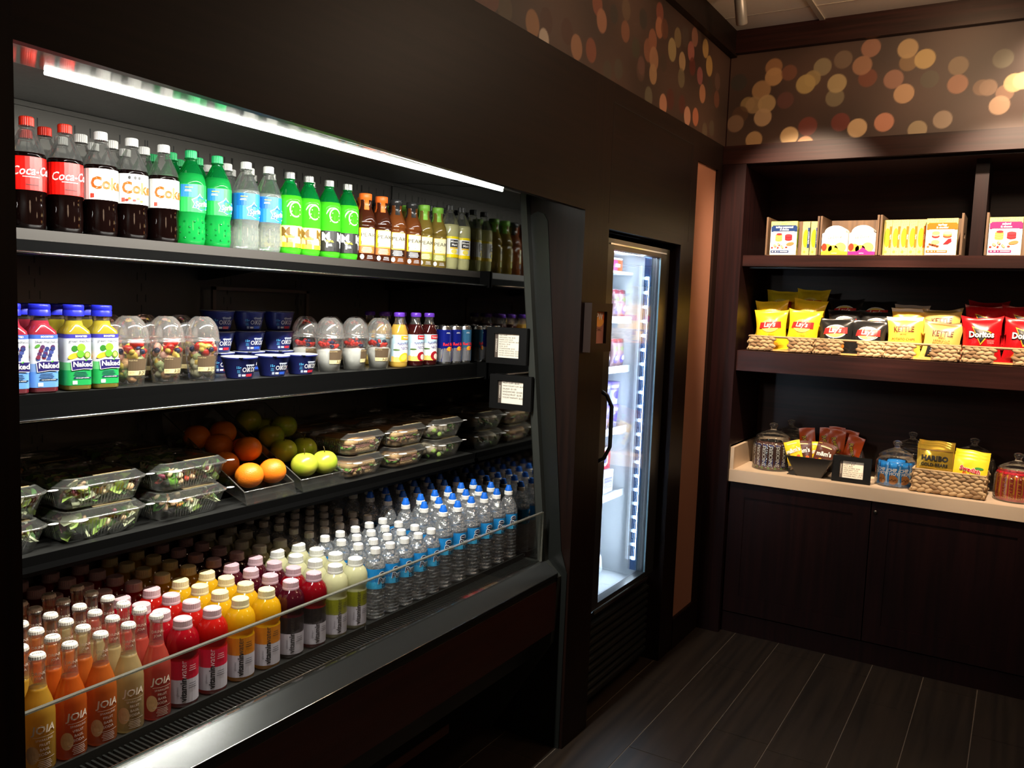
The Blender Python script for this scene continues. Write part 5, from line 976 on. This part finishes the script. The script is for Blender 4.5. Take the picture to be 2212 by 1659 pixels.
# ---- countertop: jars, bowls, price list, sweet bags
CZ = .8405; GLS = clear('jar_glass', (.96, .97, .96), .015, (.8, .8, .8), .07, .4, .02, bump=.15)
def jar(R, hb, knob=.05):
    t = thing('glass_jar'); m = MB(GLS); m.lathe([(0, .004), (R*.86, .003), (R*.93, 0), (R*.99, .008), (R, .03), (R, hb*.75), (R*.985, hb*.88), (R*.90, hb*.97), (R*.80, hb), (R*.80, hb+.006)], 36); m.build('jar_body', t)
    m = MB(GLS); z = hb+.004; m.lathe([(R*.86, z), (R*.88, z+.008), (R*.82, z+.014), (R*.62, z+.026), (R*.32, z+.038), (R*.17, z+.044), (R*.14, z+.052), (R*.20, z+.060), (R*.24, z+.068), (R*.20, z+.076), (R*.06, z+.080), (0, z+.080)], 32); m.build('lid', t); return t
def candy(name, w, h, mat, prnt, seed): return bag(name, w, h, .014, mat, prnt, seed)
SNB = P('wrap_brown', (.075, .028, .02), .25); GRN_ = flat('4a8a30')
def snick(m, f, w, h):
    m.dpoly(f, [(-w*.36, h*.10), (w*.36, h*.06), (w*.36, h*.90), (-w*.36, h*.94)], WHITE, 1); m.dpoly(f, [(-w*.31, h*.12), (w*.31, h*.09), (w*.31, h*.88), (-w*.31, h*.91)], flat('28307c'), 2); m.dtext(f, 'SNICKERS', .024, 0, h*.5, WHITE, 3, rot=pi/2, bold=.03, shear=.15, sx=.95); m.drect(f, -w*.42, h*.02, -w*.1, h*.09, GRN_, 3, 2)
def starb(m, f, w, h): m.drect(f, -w*.40, h*.08, w*.40, h*.92, flat('d89020'), 1, 4, 4); m.dtext(f, 'STARBURST', .021, 0, h*.5, flat('a81018'), 3, rot=pi/2, bold=.03, shear=.15); m.drect(f, -w*.4, h*.86, w*.4, h*.93, flat('b01828'), 2, 3)
def chipsa(m, f, w, h): m.dtext(f, 'CHIPS', .020, 0, h*.66, WHITE, 2, bold=.03, rot=.05); m.dtext(f, 'AHOY!', .020, 0, h*.51, WHITE, 2, bold=.03, rot=.05); m.dell(f, 0, h*.27, w*.32, w*.30, flat('a8682c'), 2, 16); [m.dell(f, -w*.15+w*.1*q, h*(.24+.04*(q % 2)), .003, .003, flat('3a1c0c'), 3, 7) for q in range(4)]; m.drect(f, w*.3, h*.12, w*.42, h*.85, flat('9cc0e0'), 2, 1, 3)
BARS = candy('candy_bar', .036, .138, SNB, snick, 1.); STB_ = candy('candy_stick', .030, .135, P('wrap_red', (.55, .04, .05), .3), starb, 2.); CKP = candy('cookie_pack', .074, .112, P('wrap_blue', (.01, .20, .60), .25), chipsa, 1.7)
j1 = jar(.096, .150); j2 = jar(.089, .128)
place(j1, (.283, 4.322, CZ), 0, 'glass jar full of brown and blue candy bars at the left end of the counter', 'jar', 'glass jars on the snack counter')
place(j2, (.862, 4.305, CZ), 0, 'glass jar full of blue cookie packs', 'jar', 'glass jars on the snack counter'); place(j2, (1.352, 4.310, CZ), 0, 'glass jar full of orange and red candy sticks', 'jar', 'glass jars on the snack counter')
place(j1, (.325, 4.522, CZ), 0, 'dim empty-looking glass jar behind the candy bar jar', 'jar', 'glass jars on the snack counter'); place(j1, (.905, 4.515, CZ), 0, 'dim glass jar behind the blue cookie jar', 'jar', 'glass jars on the snack counter'); place(j1, (1.17, 4.515, CZ), 0, 'dim glass jar behind the woven basket of gummies', 'jar', 'glass jars on the snack counter')
def ringof(pr, cx, cyy, R, n, label, cat, group, a0=-2.9, a1=-.25, lean=0.):
    for i in range(n):
        a = a0+(a1-a0)*i/(n-1); place(pr, (cx+R*cos(a), cyy+R*sin(a), CZ+.005), a+pi/2, f"{label}, {ORD[i]} around the jar wall", cat, group, rx=lean*0)
ringof(BARS, .283, 4.322, .082, 8, 'brown wrapped candy bar with white and blue letters', 'candy bar', 'candy bars in the left glass jar'); ringof(STB_, 1.352, 4.310, .076, 8, 'orange and red wrapped candy stick', 'candy stick', 'candy sticks in the right glass jar'); ringof(CKP, .862, 4.305, .072, 5, 'blue pack of chocolate chip cookies', 'cookie pack', 'cookie packs in the middle glass jar')
for q in range(3): place(CKP, (.862, 4.285+q*.022, CZ+.006), .1*q, f"blue cookie pack inside the ring, {['nearest', 'middle', 'rearmost'][q]}", 'cookie pack', 'cookie packs in the middle glass jar')
def bowl(label, loc, s_=1.):
    t = thing('square_bowl', label, 'bowl', loc, .05); B = P('bowl_black', (.022, .02, .018), .35); m = MB(B)
    m.rrect([(0, .001, .001, .0005), (0, .058*s_, .058*s_, .006), (.100, .107*s_, .100*s_, .006), (.101, .104*s_, .097*s_, .005), (.006, .055*s_, .055*s_, .005), (.006, .001, .001, .0005)], 0, 3, smooth=False); m.build('bowl_body', t); return t
bowl('black square tapered bowl in front, filled with brown and yellow candy packets', (.487, 4.275, CZ)); bowl('black square bowl at the back holding orange candy packets', (.545, 4.485, CZ), .95)
MMY = P('wrap_yellow', (.90, .60, .02), .28); MMB = P('wrap_mbrown', (.10, .03, .015), .28); RSO = P('wrap_orange', (.75, .10, .012), .3)
def mm(m, f, w, h): m.dtext(f, "m&m's", .030, 0, h*.60, WHITE, 2, bold=.04, rot=pi/2*0+.15, sx=.85); [m.dell(f, -w*.28+w*.18*q, h*(.30+.05*(q % 2)), .009, .007, flat(('c82018', 'e8b020', '3a7a28', 'd86018')[q]), 2, 12) for q in range(4)]; m.drect(f, -w*.3, h*.86, w*.3, h*.90, flat('e8d0a0'), 1, 3)
def reese(m, f, w, h): m.dtext(f, "Reese's", .028, 0, h*.52, flat('4a2008'), 2, bold=.09, rot=-1.1, shear=.2); m.dtext(f, "Reese's", .028, 0, h*.52, flat('f0c020'), 3, bold=.02, rot=-1.1, shear=.2)
M1 = candy('candy_packet', .078, .120, MMY, mm, .4); M2 = candy('candy_packet', .088, .120, MMB, mm, 1.4); RS = candy('candy_pouch', .080, .165, RSO, reese, 2.2)
for i, (pr, x, y, ry, l) in enumerate(((M1, .422, 4.250, -.30, 'yellow candy packet at the left edge of the front bowl'), (M2, .452, 4.262, -.12, 'brown candy packet between the yellow ones'), (M1, .487, 4.275, .02, 'yellow candy packet in the middle of the front bowl'), (M2, .530, 4.243, .24, 'big brown candy packet at the right edge of the front bowl'), (M2, .520, 4.30, .30, 'brown candy packet tucked behind the right one'))):
    place(pr, (x, y, CZ+.045), 0, l, 'candy packet', 'candy packets in the front black bowl', rx=-.12, ry=ry)
for i, (x, y, z, ry, l) in enumerate(((.440, 4.44, .075, -.16, 'leftmost'), (.515, 4.47, .080, -.02, 'second'), (.560, 4.455, .078, .03, 'third'), (.625, 4.435, .060, .22, 'rightmost and nearest'), (.550, 4.51, .085, .0, 'rearmost'), (.60, 4.50, .075, .12, 'second rearmost'))):
    place(RS, (x, y, CZ+z-.030), 0, f'orange candy pouch, {l} in the back bowl', 'candy pouch', 'orange candy pouches in the back bowl', rx=-.15, ry=ry)
HB = candy('chocolate_bar', .045, .12, P('wrap_choc', (.06, .03, .025), .35), lambda m, f, w, h: m.dtext(f, "HERSHEY'S", .017, 0, h*.5, flat('a8a098'), 2, rot=pi/2, bold=.02), 3.); place(HB, (.705, 4.44, CZ+.03), 0, 'dark brown chocolate bar leaning between the back bowl and the blue jar', 'chocolate bar', None, rx=-.2, ry=-.4)
t = price_frame((.596, 4.205, CZ+.0005), .172, .122, ['COOKIES  $3.50', 'CANDY  $3.50', 'NUTS  $4.00', 'HEALTHY BARS  $3.00', 'GRAPE JERKY  $7.00', 'CHIPS, TRAIL CRACKERS  $3.50', 'BUMBLE BEE MEALS  $6.00', 'OLOUNGE MEALS  $7.00'], 'black framed price list standing on the snack counter', 'COMMONS', tilt=-.05)
bk = wov('wicker_basket', .290, .17, .100, None); place(bk, (.945, 4.205, CZ+.004), -.03, 'taller woven basket on the counter holding gold and yellow gummy bags', 'basket')
GLD = P('wrap_gold', (.75, .48, .06), .16, .75); SWY = P('wrap_swedish', (.90, .66, .03), .28)
def gold(m, f, w, h): m.dtext(f, 'HARIBO', .031, 0, h*.60, BLACK, 2, bold=.045); m.dtext(f, 'GOLD-BEARS', .019, 0, h*.41, BLACK, 2, bold=.03); m.drect(f, -w*.48, h*.83, w*.48, h*.86, flat('6a4a10'), 1, 5); m.dell(f, 0, h*.18, .03, .012, flat('e8c060'), 1)
def swed(m, f, w, h): m.dtext(f, 'Swedish', .026, 0, h*.55, WHITE, 2, bold=.08, rot=-.12); m.dtext(f, 'Swedish', .026, 0, h*.55, flat('c01828'), 3, bold=.03, rot=-.12); m.dtext(f, 'Fish', .026, -.01, h*.37, flat('c01828'), 3, bold=.03, rot=-.12); m.dpoly(f, [(-w*.45, h*.18), (w*.1, h*.30), (w*.45, h*.20), (0, h*.10)], flat('3878c0'), 1); m.dell(f, w*.25, h*.64, .018, .006, flat('3a8a40'), 2); m.dell(f, w*.22, h*.30, .012, .008, flat('d8c8a0'), 3)
GB_ = bag('gummy_bag', .150, .150, .022, GLD, gold, .8); SW = bag('gummy_bag', .140, .130, .022, SWY, swed, 1.9)
for i in range(3): place(GB_, (1.028, 4.232+i*.032, CZ+.066+i*.006), -.03, f"gold gummy bear bag, {['front', 'middle', 'back'][i]} of three in the basket", 'gummy bag', 'gummy bags in the counter basket', rx=-.06); place(SW, (1.168, 4.232+i*.032, CZ+.052+i*.010), -.05, f"yellow gummy fish bag, {['front', 'middle', 'back'][i]} of three in the basket", 'gummy bag', 'gummy bags in the counter basket', rx=-.06, ry=.06)
# ================================================================== FREEZER CONTENTS
def facing(name, w, d, h, mats, prnt):
    """carton with its printed face towards +x"""
    t = thing(name); m = MB(mats[0], mats[-1]); m.box(-d, -w/2, 0, 0, w/2, h, 0); m.box(-d-.0005, -w/2-.0005, h*.86, .0006, w/2+.0005, h, 1); m.build('carton', t); m = MB(); f = planefn((.0007, -w/2, 0), (0, 1, 0), (0, 0, 1)); prnt(m, f, w, h); m.build('print', t); return t
def pint(name, body, lid, c):
    t = thing(name); m = MB(body); m.lathe([(0, 0), (.036, 0), (.043, .092)], 24, 0); m.build('tub', t); m = MB(lid); m.lathe([(.045, .088), (.046, .100), (0, .101)], 24, 0); m.build('lid', t); m = MB(); f = lambda a, b, l: ((.036+.007*b/.092+.0006*l)*cos(a/.04), (.036+.007*b/.092+.0006*l)*sin(a/.04), b); m.dell(f, 0, .045, .026, .02, c, 1); m.drect(f, -.04, .065, .04, .075, lid, 1); m.build('print', t); return t
FWt = flat('dfe4ea'); MAR = flat('701828'); PUR = flat('5a4aa0'); MAG = flat('b02868'); ORF = flat('c04a10'); NVY = flat('20386c')
conep = bag('ice_cream_pouch', .070, .125, .03, flat('8a6a70'), lambda m, f, w, h: (m.drect(f, -w*.48, h*.86, w*.48, h*.98, MAR, 1, 4), m.dell(f, 0, h*.66, w*.3, h*.08, flat('6c7848'), 1), m.dell(f, 0, h*.30, w*.28, h*.15, PUR, 1), m.dell(f, .004, h*.34, w*.2, h*.08, FWt, 2)), 1.2)
conen = bag('ice_cream_pouch', .070, .125, .03, flat('5080b8'), lambda m, f, w, h: (m.drect(f, -w*.48, h*.86, w*.48, h*.98, NVY, 1, 4), m.dtext(f, 'MILK', .02, 0, h*.6, NVY, 1, bold=.03), m.dell(f, 0, h*.30, w*.3, h*.16, flat('4c8cc8'), 1)), 2.)
GF = 'frozen treats behind the freezer glass'
for i, y in enumerate((3.13, 3.215, 3.30, 3.385, 3.455)): place(conen if i < 2 else conep, (-.20, y, 1.577), pi/2, f"frozen treat pouch on the second freezer shelf, {ORD[i]} from the door handle side", 'frozen treat', GF, rx=-.0)
for i, y in enumerate((3.14, 3.225, 3.31, 3.395, 3.46)):
    place(conen if i < 2 else conep, (-.20, y, 1.362), pi/2, f"frozen treat pouch on the third freezer shelf, {ORD[i]} from the door handle side", 'frozen treat', GF)
GRYD = P('divider_grey', (.30, .34, .40), .5)
t = thing('freezer_dividers', 'grey slanted divider fins standing behind the top pouches in the freezer', 'rack', (-.47, 3.3, 1.5757)); 
for i in range(5): m = MB(GRYD); y = -.16+i*.080; m.rrect([(0, .001, .001, .0005)], 0, 3) if False else m.prism([(.0, .0), (.20, .0), (.16, .16), (.02, .19)], y, y+.003, 'y'); m.build('divider', t)
pk = facing('ice_cream_carton', .10, .12, .055, [ORF, FWt], lambda m, f, w, h: (m.drect(f, 0, 0, w*.5, h*.8, MAG, 1, 1), m.dtext(f, 'POPS', .022, w*.5, h*.4, FWt, 2, bold=.03)))
m = MB(FW_); m.box(-.69, 2.935, 1.768, -.17, 3.495, 1.78); fzp(m, 'shelf')
for i, y in enumerate((3.16, 3.265, 3.37)): place(pk, (-.19, y, 1.781), 0, f"orange and pink frozen carton on the topmost freezer shelf, {ORD[i]} from the door handle side", 'frozen carton', GF)
pn = pint('ice_cream_pint', flat('b0b0d0'), flat('6a5aa0'), flat('40307c'))
for r in range(2):
    for i, y in enumerate((3.16, 3.255, 3.35, 3.445)): place(pn, (-.235, y, 1.0925+r*.102), 0, f"white and purple ice cream pint, {['lower', 'upper'][r]} row, {ORD[i]} from the door handle side", 'ice cream pint', GF)
rb_ = facing('frozen_meal_box', .11, .08, .10, [flat('a02838'), FWt], lambda m, f, w, h: (m.dell(f, w*.5, h*.45, .03, .03, FWt, 1), m.dell(f, w*.5, h*.45, .018, .018, NVY, 2)))
ck_ = facing('snack_stick_box', .10, .10, .10, [FWt, FWt], lambda m, f, w, h: [m.dtext(f, 'ICES', .026, w*(.15+.22*q), h*.45, PUR, 1, rot=pi/2, bold=.03) for q in range(4)])
for i, y in enumerate((3.17, 3.285, 3.40)): place(ck_, (-.20, y, .802), 0, f"white freezer box with purple upright letters, {ORD[i]} from the door handle side", 'freezer box', GF); place(rb_, (-.22, y, .9035), 0, f"red freezer box with round white emblem, {ORD[i]} from the door handle side", 'freezer box', GF)
ICE = P('ice_bag', (.80, .86, .90), .35, bump=.8, bscale=40)
for i, (x, y, z, s_) in enumerate(((-.29, 3.17, .417, 1.), (-.29, 3.35, .417, .92), (-.31, 3.20, .580, .8))):
    t = thing('ice_bag', ['white bag of ice with dark letters, bottom left in the freezer', 'white bag of ice at the bottom right in the freezer', 'white bag of ice lying on top of the others'][i], 'ice bag', (x, y, z), 0, GF); m = MB(ICE)
    m.lathe([(0, 0), (.075*s_, .0), (.098*s_, .03), (.092*s_, .09), (.070*s_, .13), (.030*s_, .155), (.012*s_, .165), (.02*s_, .175), (0, .176)], 22, 0, sq=2.6); m.build('bag', t)
    m = MB(NVY); f = lambda a, b, l, s_=s_: ((.100*s_+.0006*l-.0*b)*cos(a/.1)*1.0, (.100*s_+.0006*l)*sin(a/.1), b)
    if i == 0: m.dtext(f, 'ICE', .045, .01, .055, NVY, 3, bold=.02); m.build('print', t)
